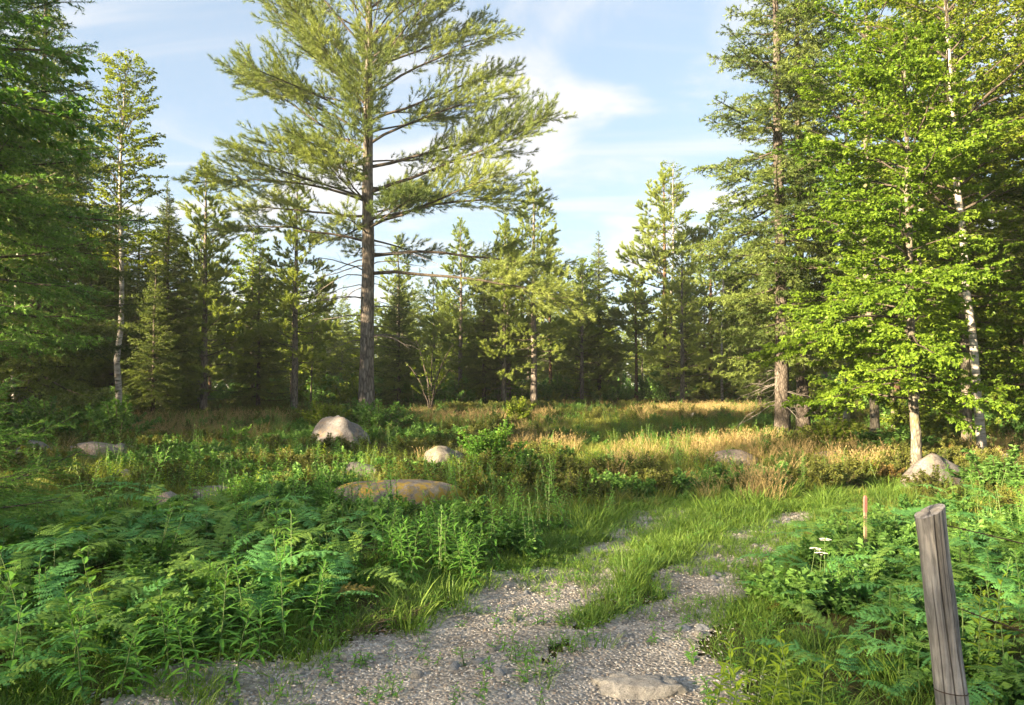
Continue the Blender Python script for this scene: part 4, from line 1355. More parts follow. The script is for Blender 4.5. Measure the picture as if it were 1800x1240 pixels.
# ================================================================== GROUND COVER
GR = [('tuft', grass_tuft(100 + i, 46, 0.26, 0.12, 0.007, M['grass'], 0.6)) for i in range(4)]
GS = [('short', grass_tuft(110 + i, 44, 0.12, 0.1, 0.005, M['grass'], 0.8)) for i in range(3)]
OL = [('sedge', grass_tuft(120 + i, 60, 0.25, 0.17, 0.009, M['olive'], 0.55)) for i in range(4)]
DR = [('dry', grass_tuft(130 + i, 46, 0.44, 0.15, 0.006, M['dry'], 0.28, True, 1.6)) for i in range(4)]
HE = [('heath', bush_mesh(140 + i, 0.36, 0.2, 16, 0.03, 0.55, 150, M['heath'], M['stem_brown'])) for i in range(3)]
RU = [('rust', bush_mesh(150 + i, 0.3, 0.18, 13, 0.028, 0.55, 130, M['rust'], M['stem_brown'])) for i in range(2)]
FB = [('herb', herb_mesh(160 + i, 0.55, 22, 0.09, 0.02, M['forb'], M['stem'], nst=3, spread=0.07)) for i in range(4)]
FY = [('yellow_herb', herb_mesh(170 + i, 0.42, 18, 0.075, 0.024, M['forb_yellow'], M['stem'], nst=4, spread=0.08)) for i in range(3)]
LB = [('lowleaf', bush_mesh(180 + i, 0.3, 0.2, 14, 0.04, 0.7, 120, M['bushleaf'], M['stem'])) for i in range(3)]
WE = [('weed', herb_mesh(190 + i, 0.13, 9, 0.05, 0.016, M['forb'], M['stem'], nst=2, spread=0.03)) for i in range(3)]
FM = ['fern', 'fern', 'fern_pale', 'fern', 'fern', 'fern_pale', 'fern', 'fern_pale', 'fern_pale']
FRA = [frond_mesh(200 + i, 0.56 + 0.04 * i, 15 + i % 4, 0.115 + 0.01 * (i % 4), M[FM[i]], 0.3 + 0.1 * (i % 4), 0.2, 0.95 + 0.08 * (i % 3)) for i in range(9)]
FOLD = [frond_mesh(240 + i, 0.5, 14, 0.1, M['fern_old'], 0.9, 0.2, 0.8) for i in range(2)]
FRB = [frond_mesh(210 + i, 0.44 + 0.02 * (i % 4), 11 + i % 4, 0.13 + 0.012 * (i % 3), M[FM[i]], 0.3 + 0.12 * (i % 4), 0.12, 0.25 + 0.1 * (i % 3)) for i in range(9)]


def world_pts(n, rng, y0, y1, spread=0.82):
    """points in a wedge a little wider than the view, even per square metre"""
    y = np.sqrt(rng.uniform(y0 ** 2, y1 ** 2, n))
    x = rng.uniform(-spread, spread, n) * (y + 1.2)
    return x, y


FERN_L = [(-1.35, 5.0), (-1.2, 5.4), (-1.15, 6.2), (-1.6, 7.0), (-3.6, 8.3), (-9, 9.2), (-9, 3.0), (-4, 2.2), (-2.1, 2.9), (-2.0, 3.6), (-2.05, 4.1), (-1.75, 4.5)]
FERN_R = [(2.75, 7.6), (2.35, 6.6), (1.95, 5.6), (1.85, 4.8), (1.75, 4.05), (1.75, 3.3), (2.6, 2.6), (6.0, 2.2), (9.5, 8.2), (6.5, 9.3), (3.9, 8.8)]
HERB_B = [(-1.2, 6.2), (-0.5, 5.75), (0.1, 6.9), (0.75, 8.6), (1.1, 9.8), (0.2, 11.6), (-3.0, 11.2), (-3.6, 8.4), (-1.8, 7.1)]
PATCH_DRY = [[(1060, 800), (1240, 780), (1560, 795), (1560, 835), (1240, 850), (1080, 835)], [(1200, 850), (1380, 835), (1400, 880), (1180, 895)], [(-200, 742), (520, 742), (530, 772), (-200, 790)],
             [(730, 733), (980, 733), (980, 750), (730, 752)], [(1120, 722), (1340, 722), (1340, 745), (1120, 745)], [(900, 765), (1010, 762), (1020, 800), (900, 800)], [(1690, 790), (2000, 785), (2000, 830), (1700, 830)]]
PATCH_YEL = [[(930, 752), (1300, 742), (1300, 785), (930, 792)], [(420, 795), (720, 800), (720, 835), (420, 830)], [(790, 830), (920, 825), (920, 870), (780, 880)], [(1340, 815), (1560, 810), (1560, 850), (1340, 850)],
             [(900, 815), (1130, 805), (1130, 845), (900, 850)], [(100, 830), (480, 880), (480, 910), (100, 880)], [(1000, 870), (1130, 862), (1130, 900), (1000, 905)]]
PATCH_LAWN = [[(1080, 950), (1150, 905), (1300, 870), (1560, 860), (1640, 900), (1400, 930), (1320, 980), (1150, 1000)]]


def any_poly(x, y, polys, z=None):
    px, py = pix(x, y, gz(x, y))
    r = np.zeros(len(x), bool)
    for p in polys:
        r |= in_poly(px, py, p)
    return r


def xy_poly(x, y, poly):
    return in_poly(x, y, poly)


def cover(name, label, cat, src, n, y0, y1, prob, smin, smax, seed, tilt=0.12):
    rng = np.random.default_rng(seed)
    x, y = world_pts(n, rng, y0, y1)
    p = prob(x, y)
    k = (rng.uniform(0, 1, n) < p) & clear_of_rocks(x, y) & (np.hypot(x - 1.6, y - 2.8) > 0.16)
    # keep the line of sight to the fence post open: nothing tall right in front of it
    x, y = x[k], y[k]
    scatter_pts(name, label, cat, src, x, y, rng, smin, smax, tilt)
    return len(x)


def offtrack(x, y, m=0.0, soft=0.12):
    return 1 - sstep(m - soft, m + soft, rut_mask(x, y))


def p_short(x, y):
    g = rut_mask(x, y)
    edge = np.exp(-(np.clip(-g, 0, 9) / 0.6) ** 2)
    inside = (g > 0)
    pat = sstep(0.5, 0.62, fbm(x * 1.3, y * 1.3, 61, 3))
    return np.where(inside, 0.42 * pat + 0.4 * np.exp(-(g / 0.12) ** 2), 0.15 + 0.8 * edge) * (1 - 0.8 * sstep(10, 13, y))


def p_tuft(x, y):
    g = rut_mask(x, y)
    mid = (g < 0) & (dist_poly(x, y, RUT_L) < 1.4) & (dist_poly(x, y, RUT_R) < 1.4)
    edge = (g < 0) & (g > -0.9)
    fern = xy_poly(x, y, FERN_L) | xy_poly(x, y, FERN_R)
    lawn = any_poly(x, y, PATCH_LAWN)
    n = sstep(0.35, 0.6, fbm(x * 0.5, y * 0.5, 71, 3))
    right = (x > 0.45 * y - 0.7)
    p = 0.25 * n * (1 - 0.8 * mid) * (1 - 0.6 * sstep(10, 13, y)) + 0.05 * mid + 0.3 * edge * n * (1 - 0.7 * right) * (1 - 0.85 * mid) + 0.2 * lawn
    return p * (g < -0.02) * (1 - 0.75 * fern) * (1 - 0.4 * sstep(20, 30, y))


def p_olive(x, y):
    n = fbm(x * 0.35, y * 0.35, 81, 3)
    return sstep(7.5, 10, y) * (0.25 + 0.75 * sstep(0.35, 0.6, n)) * offtrack(x, y, -0.5, 0.4) * (1 - 0.7 * any_poly(x, y, PATCH_LAWN))


def p_dry(x, y):
    n = fbm(x * 0.45, y * 0.45, 91, 3)
    base = 0.03 * sstep(0.5, 0.68, n) * sstep(8, 12, y)
    return (base + 0.75 * any_poly(x, y, PATCH_DRY) * sstep(0.28, 0.55, fbm(x * 0.9, y * 0.9, 92, 2))) * offtrack(x, y, -0.5, 0.2)


def p_heath(x, y):
    n = fbm(x * 0.3, y * 0.3, 101, 3)
    return sstep(9, 12, y) * sstep(0.42, 0.6, n) * offtrack(x, y, -0.8, 0.2) * (1 - 0.7 * any_poly(x, y, PATCH_DRY)) * (1 - any_poly(x, y, PATCH_LAWN))


def p_rust(x, y):
    n = fbm(x * 0.5, y * 0.5, 111, 3)
    return sstep(9, 12, y) * sstep(0.6, 0.7, n) * offtrack(x, y, -0.8, 0.2) * (1 - any_poly(x, y, PATCH_LAWN))


def p_herb(x, y):
    n = fbm(x * 0.6, y * 0.6, 121, 3)
    hb = xy_poly(x, y, HERB_B)
    fern = xy_poly(x, y, FERN_L) | xy_poly(x, y, FERN_R)
    return (0.45 * hb + 0.25 * fern * n + 0.2 * sstep(0.45, 0.6, n) * sstep(8, 10, y)) * (rut_mask(x, y) < -0.12) * (1 - any_poly(x, y, PATCH_LAWN))


def p_yel(x, y):
    n = fbm(x * 1.1, y * 1.1, 131, 2)
    return (0.45 * any_poly(x, y, PATCH_YEL) * sstep(0.3, 0.6, n) + 0.05 * sstep(0.55, 0.7, n) * sstep(8, 10, y)) * (rut_mask(x, y) < -0.3)


def p_low(x, y):
    n = fbm(x * 0.55, y * 0.55, 141, 3)
    fern = xy_poly(x, y, FERN_L) | xy_poly(x, y, FERN_R)
    hb = xy_poly(x, y, HERB_B)
    left = (x < -0.1 * y)
    return (0.5 * fern + 0.6 * hb * sstep(0.3, 0.6, n) + sstep(8, 10, y) * sstep(0.45, 0.62, n) * (0.25 + 0.35 * left)) * (rut_mask(x, y) < -0.2) * (1 - any_poly(x, y, PATCH_LAWN))


def p_weed(x, y):
    g = rut_mask(x, y)
    return np.where(g > 0, 0.08 + 0.26 * sstep(0.45, 0.6, fbm(x * 1.5, y * 1.5, 151, 2)), 0.35 * (g > -0.5))


cover('short_grass', 'short green grass along and between the wheel ruts', 'grass', GS, 26000, 2.4, 13, p_short, 0.6, 1.3, 301)
cover('grass', 'green grass tufts along the track and across the clearing', 'grass', GR, 26000, 2.6, 36, p_tuft, 0.6, 1.25, 302)
cover('meadow_sedge', 'olive green sedge covering the rough meadow', 'sedge', OL, 26000, 7, 44, p_olive, 0.6, 1.25, 303)
cover('dry_grass', 'tall dry golden grass in patches across the meadow', 'dry grass', DR, 16000, 8, 40, p_dry, 0.65, 1.15, 304)
cover('heath', 'low dark olive heath shrubs in the meadow', 'heath', HE, 13000, 9, 42, p_heath, 0.7, 1.5, 305)
cover('rusty_heath', 'low rust coloured ground shrubs among the heath', 'heath', RU, 4000, 9, 36, p_rust, 0.7, 1.3, 306)
cover('leafy_herbs', 'upright green leafy herbs in the band behind the fern bed', 'herbs', FB, 15000, 3.0, 34, p_herb, 0.6, 1.2, 307)
cover('yellow_herbs', 'yellow green flowering herbs in sunlit patches of the meadow', 'herbs', FY, 13000, 8, 36, p_yel, 0.7, 1.25, 308)
cover('ground_leaves', 'low leafy ground cover under the ferns and in the meadow', 'ground cover', LB, 12000, 3.0, 36, p_low, 0.6, 1.4, 309)
cover('track_weeds', 'tiny green weeds sprouting through the gravel', 'weeds', WE, 9000, 2.6, 10.5, p_weed, 0.5, 1.2, 310)

# under-storey of the wood behind the clearing
rng = np.random.default_rng(321)
n = 900
y = rng.uniform(32, 62, n); x = rng.uniform(-0.85, 0.85, n) * y
k = (y > 36 + 3 * np.sin(x * 0.3)) | (np.abs(x / y) > 0.5)
US = [('under', bush_mesh(330 + i, 1.5, 0.8, 16, 0.11, 0.7, 46, M['wood_leaf'] if i % 2 else M['bushleaf'], M['stem_brown'])) for i in range(3)]
scatter_pts('undergrowth', 'leafy undergrowth between the trunks of the wood', 'undergrowth', US, x[k], y[k], rng, 0.5, 1.3, 0.1)
n = 240
y = rng.uniform(17, 34, n); x = np.where(rng.uniform(0, 1, n) < 0.5, -rng.uniform(0.52, 0.85, n), rng.uniform(0.5, 0.85, n)) * y
scatter_pts('side_undergrowth', 'leafy undergrowth under the trees along both sides of the clearing', 'undergrowth', US, x, y, rng, 0.35, 0.9, 0.1)


# ================================================================== FERNS (each one a thing, each frond a part)
rf = random.Random(21)
POST = (1.56, 2.8)


def in1(x, y, poly):
    return bool(in_poly(np.array([x]), np.array([y]), poly)[0])


def add_fern(x, y, s, label, group):
    kind = rf.random() < 0.5
    e = empty('fern', (x, y, gz1(x, y)), (0, 0, rf.uniform(0, 6.28)), s)
    if kind:
        n = rf.randint(5, 7)
        for i in range(n):
            obj('frond', rf.choice(FRA if rf.random() > 0.04 else FOLD), e, (0, 0, 0), (rf.uniform(-.25, .25), rf.uniform(-.3, .35), i * 6.283 / n + rf.uniform(-.3, .3)), rf.uniform(0.8, 1.1))
    else:
        h = rf.uniform(0.3, 0.48)
        obj('stalk', STALK, e, (0, 0, 0), None, (1, 1, h))
        for i, a in enumerate((0, 1.9, -1.9)):
            obj('frond', rf.choice(FRB), e, (0, 0, h), (rf.uniform(-.15, .15), rf.uniform(-.15, .2), a + rf.uniform(-.25, .25)), rf.uniform(0.8, 1.15) if i == 0 else rf.uniform(0.65, 0.95))
        obj('frond', rf.choice(FRB), e, (0, 0, h * 0.7), (0, rf.uniform(-.1, .2), rf.uniform(2.4, 3.9)), rf.uniform(0.6, 0.85))
    kindw = 'fern with a ring of arching fronds' if kind else 'three-parted fern on a single stalk'
    tag(e, label.replace('fern', kindw, 1), 'fern', ('ring ferns ' if kind else 'three-parted ferns ') + group)


mb = MB(); v, f = tubes(np.array([(0, 0, -0.05), (0.004, 0, 0.3), (-0.003, 0.004, 0.7), (0, 0, 1.0)]), np.array([0.0045, 0.004, 0.0035, 0.003]), 4); mb.add(v, f, 0.4)
STALK = mb.mesh('stalk', M['stem'])


def poisson(poly, n, dmin, box, rr, extra=None):
    out = []
    tries = 0
    while len(out) < n and tries < 20000:
        tries += 1
        x, y = rr.uniform(box[0], box[1]), rr.uniform(box[2], box[3])
        if not in1(x, y, poly) or (extra and not extra(x, y)):
            continue
        if any((x - a) ** 2 + (y - b) ** 2 < dmin * dmin for a, b in out):
            continue
        out.append((x, y))
    return out


def vis(x, y):
    return abs(x) / y < 0.92 and rut_mask(np.array([x]), np.array([y]))[0] < -0.25


for x, y in poisson(FERN_L, 165, 0.27, (-8, -1, 2.3, 9.2), rf, vis):
    add_fern(x, y, rf.uniform(0.6, 1.02), 'green fern in the bed beside the low young spruce', 'in the bed beside the low young spruce')


def vis_r(x, y):
    # ferns stay clear of the post itself
    return vis(x, y) and math.hypot(x - POST[0], y - POST[1]) > 0.45 and not (y < 3.0 and x / y < 0.7)


for x, y in poisson(FERN_R, 130, 0.27, (1.2, 9, 2.3, 9.3), rf, vis_r):
    add_fern(x, y, rf.uniform(0.55, 0.92), 'green fern in the bed around the weathered fence post', 'in the bed around the fence post')
# ================================================================== NEAR HERBS (each leaf a part)
LEAF = {}


def leaf_mesh(key, L, W, mat, droop, shape=0.42):
    if key not in LEAF:
        v, f = ribbon_leaf(L, W, 4, droop=droop, shape=shape)
        mb = MB(); mb.add(v, f, np.clip(0.55 + 0.2 * np.random.default_rng(len(LEAF)).normal(0, 1, len(v)) * 0.3, 0, 1))
        LEAF[key] = mb.mesh('leaf', M[mat])
    return LEAF[key]


def add_herb(x, y, seed, h, nl, leaf, label, group, name='leafy_herb', top_up=0.95, low_up=0.0):
    e = empty(name, (x, y, gz1(x, y)), (0, 0, (seed * 1.7) % 6.28))
    P, pl = herb_parts(seed, h, nl, 0, 0, top_up, low_up)
    mb = MB(); v, f = tubes(P, np.linspace(0.0045, 0.0016, 7), 5); mb.add(v, f, 0.4)
    obj('stem', mb.mesh('stem', M['stem'], True), e)
    for p, az, el, sz in pl:
        obj('leaf', leaf, e, p, (0, -el, az), sz)
    tag(e, label, 'plant', group)


LF_N = leaf_mesh('narrow', 0.12, 0.022, 'forb', 0.35)
LF_B = leaf_mesh('broad', 0.1, 0.045, 'forb', 0.25, 0.4)
LF_Y = leaf_mesh('yellow', 0.085, 0.026, 'forb_yellow', 0.3)
# narrow-leaved herbs along the edge of the fern bed
for i, (px, py) in enumerate([(350, 1185), (385, 1170), (410, 1210), (455, 1165), (300, 1200), (330, 1225), (470, 1120), (500, 1150), (540, 1130), (210, 1235), (250, 1215), (430, 1140), (560, 1105), (290, 1165), (150, 1240)]):
    p = gp(px, py)
    add_herb(p.x, p.y, 400 + i, 0.3 + 0.35 * ((i * 37) % 10) / 10, 32, LF_N, 'narrow leaved upright herb where the fern bed meets the gravel', 'narrow leaved herbs at the fern bed edge')
# tall herb clump by the left rut
for i in range(16):
    px, py = 655 + (i * 53) % 190, 985 + (i * 31) % 55
    p = gp(px, py)
    add_herb(p.x, p.y, 430 + i, 0.42 + 0.03 * (i % 7), 34, LF_N, 'tall narrow leaved herb in the bright clump beyond the dark dead brush', 'tall herbs in the bright clump')
for i, (px, py, h) in enumerate([(45, 1190, 0.72), (185, 1150, 0.66), (120, 1215, 0.5), (10, 1235, 0.55)]):
    p = gp(px, py)
    add_herb(p.x, p.y, 460 + i, h, 15, LF_B, 'broad leaved upright plant among the ferns beside the young spruce', 'broad leaved plants beside the young spruce', 'broad_leaved_plant', 0.9, 0.0)
for i, (px, py, h) in enumerate([(1285, 1272, 0.5), (1325, 1285, 0.44), (1395, 1295, 0.48), (1360, 1265, 0.42), (1440, 1310, 0.42), (1300, 1310, 0.4), (1258, 1260, 0.3), (1345, 1310, 0.4), (1400, 1330, 0.4), (1310, 1250, 0.36)]):
    p = gp(px, py)
    add_herb(p.x, p.y, 470 + i, h, 20, LF_Y, 'bright yellow green leafy plant at the track side near the fence post', 'yellow green plants near the fence post', 'yellow_green_plant', 0.9, 0.2)
for i, (px, py, h) in enumerate([(1720, 1230, 0.66), (1745, 1200, 0.6), (1770, 1240, 0.55), (1700, 1180, 0.5)]):
    p = gp(px, py)
    add_herb(p.x, p.y, 480 + i, h, 24, LF_Y, 'yellow tipped upright plant behind the sagging wires', 'yellow tipped plants behind the wires', 'yellow_green_plant', 0.9, 0.2)


# ================================================================== SHRUBS
def add_bush(name, label, px, py, h, seed, mat, leaf=0.06, ns=20, lw=0.6, per=80, cat='shrub', el=(0.5, 1.35), sx=1.0, stem='stem_brown'):
    p = gp(px, py)
    me = bush_mesh(seed, h, h * 0.4, ns, leaf, lw, per, M[mat], M[stem], el, True)
    e = empty(name, p, (0, 0, seed % 6), (sx, sx, 1))
    obj('stems', me[0], e)
    obj('foliage', me[1], e)
    tag(e, label, cat)
    return e


add_bush('leafy_shrub', 'leafy blue green shrub at the foot of the tall wide pine', 668, 765, 1.05, 501, 'bushleaf', 0.07, 30, sx=1.2)
add_bush('leafy_shrub', 'bright green shrub between the big boulder and the bushy pine', 575, 758, 1.0, 502, 'wood_leaf', 0.07, 28, sx=1.1)
add_bush('leafy_shrub', 'shrub hiding the base of the tall pine behind the boulder', 630, 752, 0.95, 503, 'bushleaf', 0.07, 26, sx=1.1)
add_bush('dark_bush', 'dense dark green bush standing alone in the meadow beside the speckled rock', 856, 832, 0.95, 504, 'oak', 0.05, 50, 0.6, 110)
add_bush('meadow_bush', 'low round green bush in the meadow above the pale ledge', 358, 846, 0.5, 505, 'bushleaf', 0.05, 26, sx=1.2)
add_bush('pale_shrub', 'pale yellow flowered shrub at the foot of the stout layered pine', 908, 745, 0.85, 506, 'wood_leaf', 0.07, 22)
add_bush('meadow_bush', 'dark little bush in the pale grass below the slim spruces', 412, 785, 0.55, 507, 'oak', 0.06, 20)
add_bush('dead_brush', 'dark brown dead brush lying at the gravel edge', 610, 1108, 0.22, 508, 'heath', 0.02, 50, 0.5, 3, 'brush', (0.05, 0.7), 1.8, 'stem_brown')
add_bush('dead_brush', 'tangle of dark dead twigs below the bright herb clump', 690, 1085, 0.2, 509, 'heath', 0.02, 44, 0.5, 3, 'brush', (0.05, 0.7), 1.6, 'stem_brown')
add_bush('leafy_shrub', 'green leafy shrub crowding the grey domed boulder', 1745, 872, 0.7, 510, 'bushleaf', 0.06, 26, sx=1.2)
add_bush('leafy_shrub', 'low leafy shrub under the tall spruces', 1470, 790, 0.8, 511, 'wood_leaf', 0.07, 26, sx=1.3)
add_bush('leafy_shrub', 'low leafy shrub between the slim maple and the boulder maple', 1575, 800, 0.7, 512, 'bushleaf', 0.07, 24, sx=1.3)

# V-forked pale shrub at the back of the clearing
rng = np.random.default_rng(520)
p = gp(757, 732)
e = empty('forked_shrub', p)
for i, (az, el) in enumerate([(R(165), 1.15), (R(10), 1.1), (R(95), 1.35), (R(190), 0.95), (R(-20), 0.9)]):
    c = curve((0, 0, -0.1), az, 1.5, el, 3.4 - 0.3 * i, 8, rng, 0.08)[None]
    mb = MB(); v, f = tubes(c, np.linspace(0.07 - 0.008 * i, 0.012, 8)[None], 6); mb.add(v, f)
    tw, _ = side_twigs(c, rng, 0.25, 0.35, lambda t, L: 0.9 * (1.1 - t), 0.7, k=4, roll=0.8)
    v, f = tubes(tw, np.broadcast_to(np.linspace(0.012, 0.003, 4), tw.shape[:2]), 3); mb.add(v, f)
    st = obj('stem', mb.mesh('stem', M['bark_spruce'], True), e)
    lm = MB(); leaves_on(lm, tw, rng, 70, 0.09, 0.6, 0.3)
    obj('leaves', lm.mesh('leaves', M['wood_leaf']), st)
tag(e, 'pale V-forked shrub with several grey stems at the back of the clearing', 'shrub')

# white flower heads among the right-hand ferns
for i, (px, py, h) in enumerate([(1420, 1062, 0.42), (1438, 1068, 0.4), (1450, 1050, 0.44)]):
    p = gp(px, py)
    e = empty('white_flower', p)
    rng = np.random.default_rng(530 + i)
    c = curve((0, 0, -0.02), 0.5 * i, 1.5, 1.4, h, 6, rng, 0.04)
    mb = MB(); v, f = tubes(c, np.linspace(0.004, 0.002, 6), 4); mb.add(v, f)
    obj('stem', mb.mesh('stem', M['stem'], True), e)
    mb = MB()
    nfl = 26
    a = rng.uniform(0, 6.28, nfl); r = 0.045 * np.sqrt(rng.uniform(0, 1, nfl))
    b = c[-1] + np.stack([np.cos(a) * r, np.sin(a) * r, 0.012 - r * 0.25], 1)
    for k in range(5):
        D = np.stack([np.cos(a + k * 1.2566), np.sin(a + k * 1.2566), np.full(nfl, 0.25)], 1)
        v, f = leaf_geo(b, unit(D), np.tile([0, 0, 1.0], (nfl, 1)), np.full(nfl, 0.012), np.full(nfl, 0.008)); mb.add(v, f, 0.6)
    if 'petal' not in M:
        M['petal'] = plain('white_petal', (0.7, 0.68, 0.66), 0.7, 0, 0.08)
    obj('flower_head', mb.mesh('flower_head', M['petal']), e)
    tag(e, 'small white flat-headed flower rising from the ferns near the track', 'flower', 'white flowers in the ferns')


# ================================================================== FENCE POST, WIRES, STAKE
def wood_mat():
    m, t = new_mat('weathered_post_wood'); L = t.links.new
    tc = N(t, 'ShaderNodeTexCoord')
    mp = N(t, 'ShaderNodeMapping'); mp.inputs['Scale'].default_value = (38, 38, 2.9); L(tc.outputs['Object'], mp.inputs[0])
    nz = N(t, 'ShaderNodeTexNoise', i_Scale=1.0, i_Detail=9.0, i_Roughness=0.7, i_Distortion=1.3); L(mp.outputs[0], nz.inputs['Vector'])
    r = ramp(t, [(0.3, (0.08, 0.077, 0.073)), (0.45, (0.215, 0.207, 0.197)), (0.6, (0.34, 0.328, 0.312)), (0.75, (0.46, 0.444, 0.42))]); L(nz.outputs['Fac'], r.inputs[0])
    mp2 = N(t, 'ShaderNodeMapping'); mp2.inputs['Scale'].default_value = (24, 24, 3.2); mp2.inputs['Location'].default_value = (3, 1, 2); L(tc.outputs['Object'], mp2.inputs[0])
    n2 = N(t, 'ShaderNodeTexNoise', i_Scale=1.0, i_Detail=4.0); L(mp2.outputs[0], n2.inputs['Vector'])
    r2 = ramp(t, [(0.58, (0, 0, 0)), (0.66, (1, 1, 1))]); L(n2.outputs['Fac'], r2.inputs[0])
    mx = N(t, 'ShaderNodeMixRGB'); L(r2.outputs[0], mx.inputs[0]); L(r.outputs[0], mx.inputs[1]); mx.inputs[2].default_value = (0.48, 0.455, 0.42, 1)
    n3 = N(t, 'ShaderNodeTexNoise', i_Scale=9.0, i_Detail=5.0); L(tc.outputs['Object'], n3.inputs['Vector'])
    r3 = ramp(t, [(0.35, (0.6, 0.6, 0.6)), (0.65, (1.1, 1.1, 1.1))]); L(n3.outputs['Fac'], r3.inputs[0])
    m3 = N(t, 'ShaderNodeMixRGB', blend_type='MULTIPLY'); m3.inputs[0].default_value = 0.8; L(mx.outputs[0], m3.inputs[1]); L(r3.outputs[0], m3.inputs[2])
    p = N(t, 'ShaderNodeBsdfPrincipled'); p.inputs['Roughness'].default_value = 0.88; p.inputs['Specular IOR Level'].default_value = 0.2
    da = N(t, 'ShaderNodeAttribute', attribute_name='tint')
    m4 = N(t, 'ShaderNodeMixRGB'); L(da.outputs['Fac'], m4.inputs[0]); L(m3.outputs[0], m4.inputs[1]); m4.inputs[2].default_value = (0.03, 0.027, 0.025, 1)
    L(m4.outputs[0], p.inputs['Base Color'])
    b = N(t, 'ShaderNodeBump', i_Strength=0.7, i_Distance=0.006); L(nz.outputs['Fac'], b.inputs['Height']); L(b.outputs[0], p.inputs['Normal'])
    o = N(t, 'ShaderNodeOutputMaterial'); L(p.outputs[0], o.inputs['Surface'])
    return m


M['post'] = wood_mat()
M['endgrain'] = plain('post_end_grain', (0.34, 0.32, 0.3), 0.9, 0, 0.3, 60)
M['wire'] = plain('rusty_wire', (0.09, 0.06, 0.045), 0.6, 0.6, 0.4, 80)
M['wood_new'] = plain('stake_wood', (0.42, 0.31, 0.19), 0.85, 0, 0.2, 30)
M['pink'] = plain('pink_paint', (0.42, 0.17, 0.14), 0.6, 0, 0.12, 40)

# post: top at photo (1628, 897), leaning so its foot is further right
PD = 2.8
top = Vector(((1628 - CX) / F * PD, PD, EYE - (897 - HOR) / F * PD))
foot = Vector((top.x + 0.118, PD + 0.02, gz1(top.x + 0.118, PD)))
axis = top - foot
ph = axis.length
pe = empty('fence_post', foot)
pe.rotation_mode = 'QUATERNION'
pe.rotation_quaternion = Vector((0, 0, 1)).rotation_difference(axis.normalized())
S, K = 220, 60
rng = np.random.default_rng(9)
ang = np.linspace(0, 2 * np.pi, S, endpoint=False)
zz = np.linspace(-0.3, ph, K)
cracks = [(-1.85, 0.035, 0.011, 0.3, 1.0), (-1.2, 0.028, 0.007, 0.0, 1.0), (-2.55, 0.03, 0.003, 0.1, 0.8), (-0.62, 0.03, 0.004, 0.35, 0.9), (0.6, 0.05, 0.012, 0.0, 1.0), (1.8, 0.06, 0.014, 0.1, 1.0), (-1.5, 0.02, 0.002, 0.62, 1.0)]
V = []; CRACK_DARK = []
for z in zz:
    t = z / ph
    r = 0.0505 - 0.003 * t + 0.003 * np.sin(ang * 2 + 1 + t * 2) + 0.0018 * np.sin(ang * 5 + t * 3) + 0.0007 * np.sin(ang * 17 + 3 * math.sin(t * 5)) 
    r = r + 0.0016 * math.sin(z * 6.1) + 0.001 * math.sin(z * 17) + 0.003 * (vnoise(ang * 2.2, np.full(S, z * 4), 8) - 0.5) + 0.0016 * (vnoise(ang * 9, np.full(S, z * 9), 3) - 0.5)
    crack_dark = np.zeros(S)  # darker colour inside the cracks, strongest along their middle
    for a0, wd, dp, z0, z1 in cracks:
        if z0 <= t <= z1 + 0.02:
            fade = min(1, (t - z0) / 0.1) * (1 if z1 >= 1 else min(1, (z1 - t + 0.02) / 0.1))
            aa = a0 + 0.06 * math.sin(z * 7 + a0) + 0.15 * (t - 0.5)
            dd = (ang - aa + np.pi) % (2 * np.pi) - np.pi
            r = r - dp * fade * np.exp(-(dd / wd) ** 2)
            crack_dark = np.maximum(crack_dark, fade * np.exp(-(dd / (wd * 1.15)) ** 2))
    # knot
    dd = (ang + 1.75 + np.pi) % (2 * np.pi) - np.pi
    r = r + 0.004 * np.exp(-(dd / 0.16) ** 2 - ((z - 0.42 * ph) / 0.018) ** 2) - 0.005 * np.exp(-(dd / 0.07) ** 2 - ((z - 0.42 * ph) / 0.009) ** 2)
    zt = z + (0.022 * np.cos(ang) * sstep(0.9, 1.0, t) if t > 0.85 else 0)      # slanted saw cut
    CRACK_DARK.append(crack_dark)
    V.append(np.stack([r * np.cos(ang), r * np.sin(ang), zt + 0 * ang], 1))
V = np.array(V)
mb = MB()
fs = []
for i in range(K - 1):
    a = i * S + np.arange(S); b = i * S + (np.arange(S) + 1) % S
    fs += [np.stack([a, b, b + S], 1), np.stack([a, b + S, a + S], 1)]
mb.add(V.reshape(-1, 3), np.concatenate(fs), np.concatenate(CRACK_DARK))
obj('shaft', mb.mesh('shaft', M['post'], True), pe)
mb = MB()
ring = V[-1] + np.array([0, 0, 0.0005])
rings = [ring]
for k in (0.7, 0.35):
    q = ring.mean(0) + (ring - ring.mean(0)) * k
    q = q + np.array([0, 0, 1]) * rng.normal(0, 0.0025, S)[:, None]
    rings.append(q)
vv = np.concatenate(rings + [ring.mean(0)[None]])
fs = []
for i in range(2):
    a = i * S + np.arange(S); b = i * S + (np.arange(S) + 1) % S
    fs += [np.stack([a, b, b + S], 1), np.stack([a, b + S, a + S], 1)]
a = 2 * S + np.arange(S); b = 2 * S + (np.arange(S) + 1) % S
fs.append(np.stack([a, b, np.full(S, 3 * S)], 1))
mb.add(vv, np.concatenate(fs))
obj('sawn_top', mb.mesh('sawn_top', M['endgrain'], False), pe)
mb = MB()
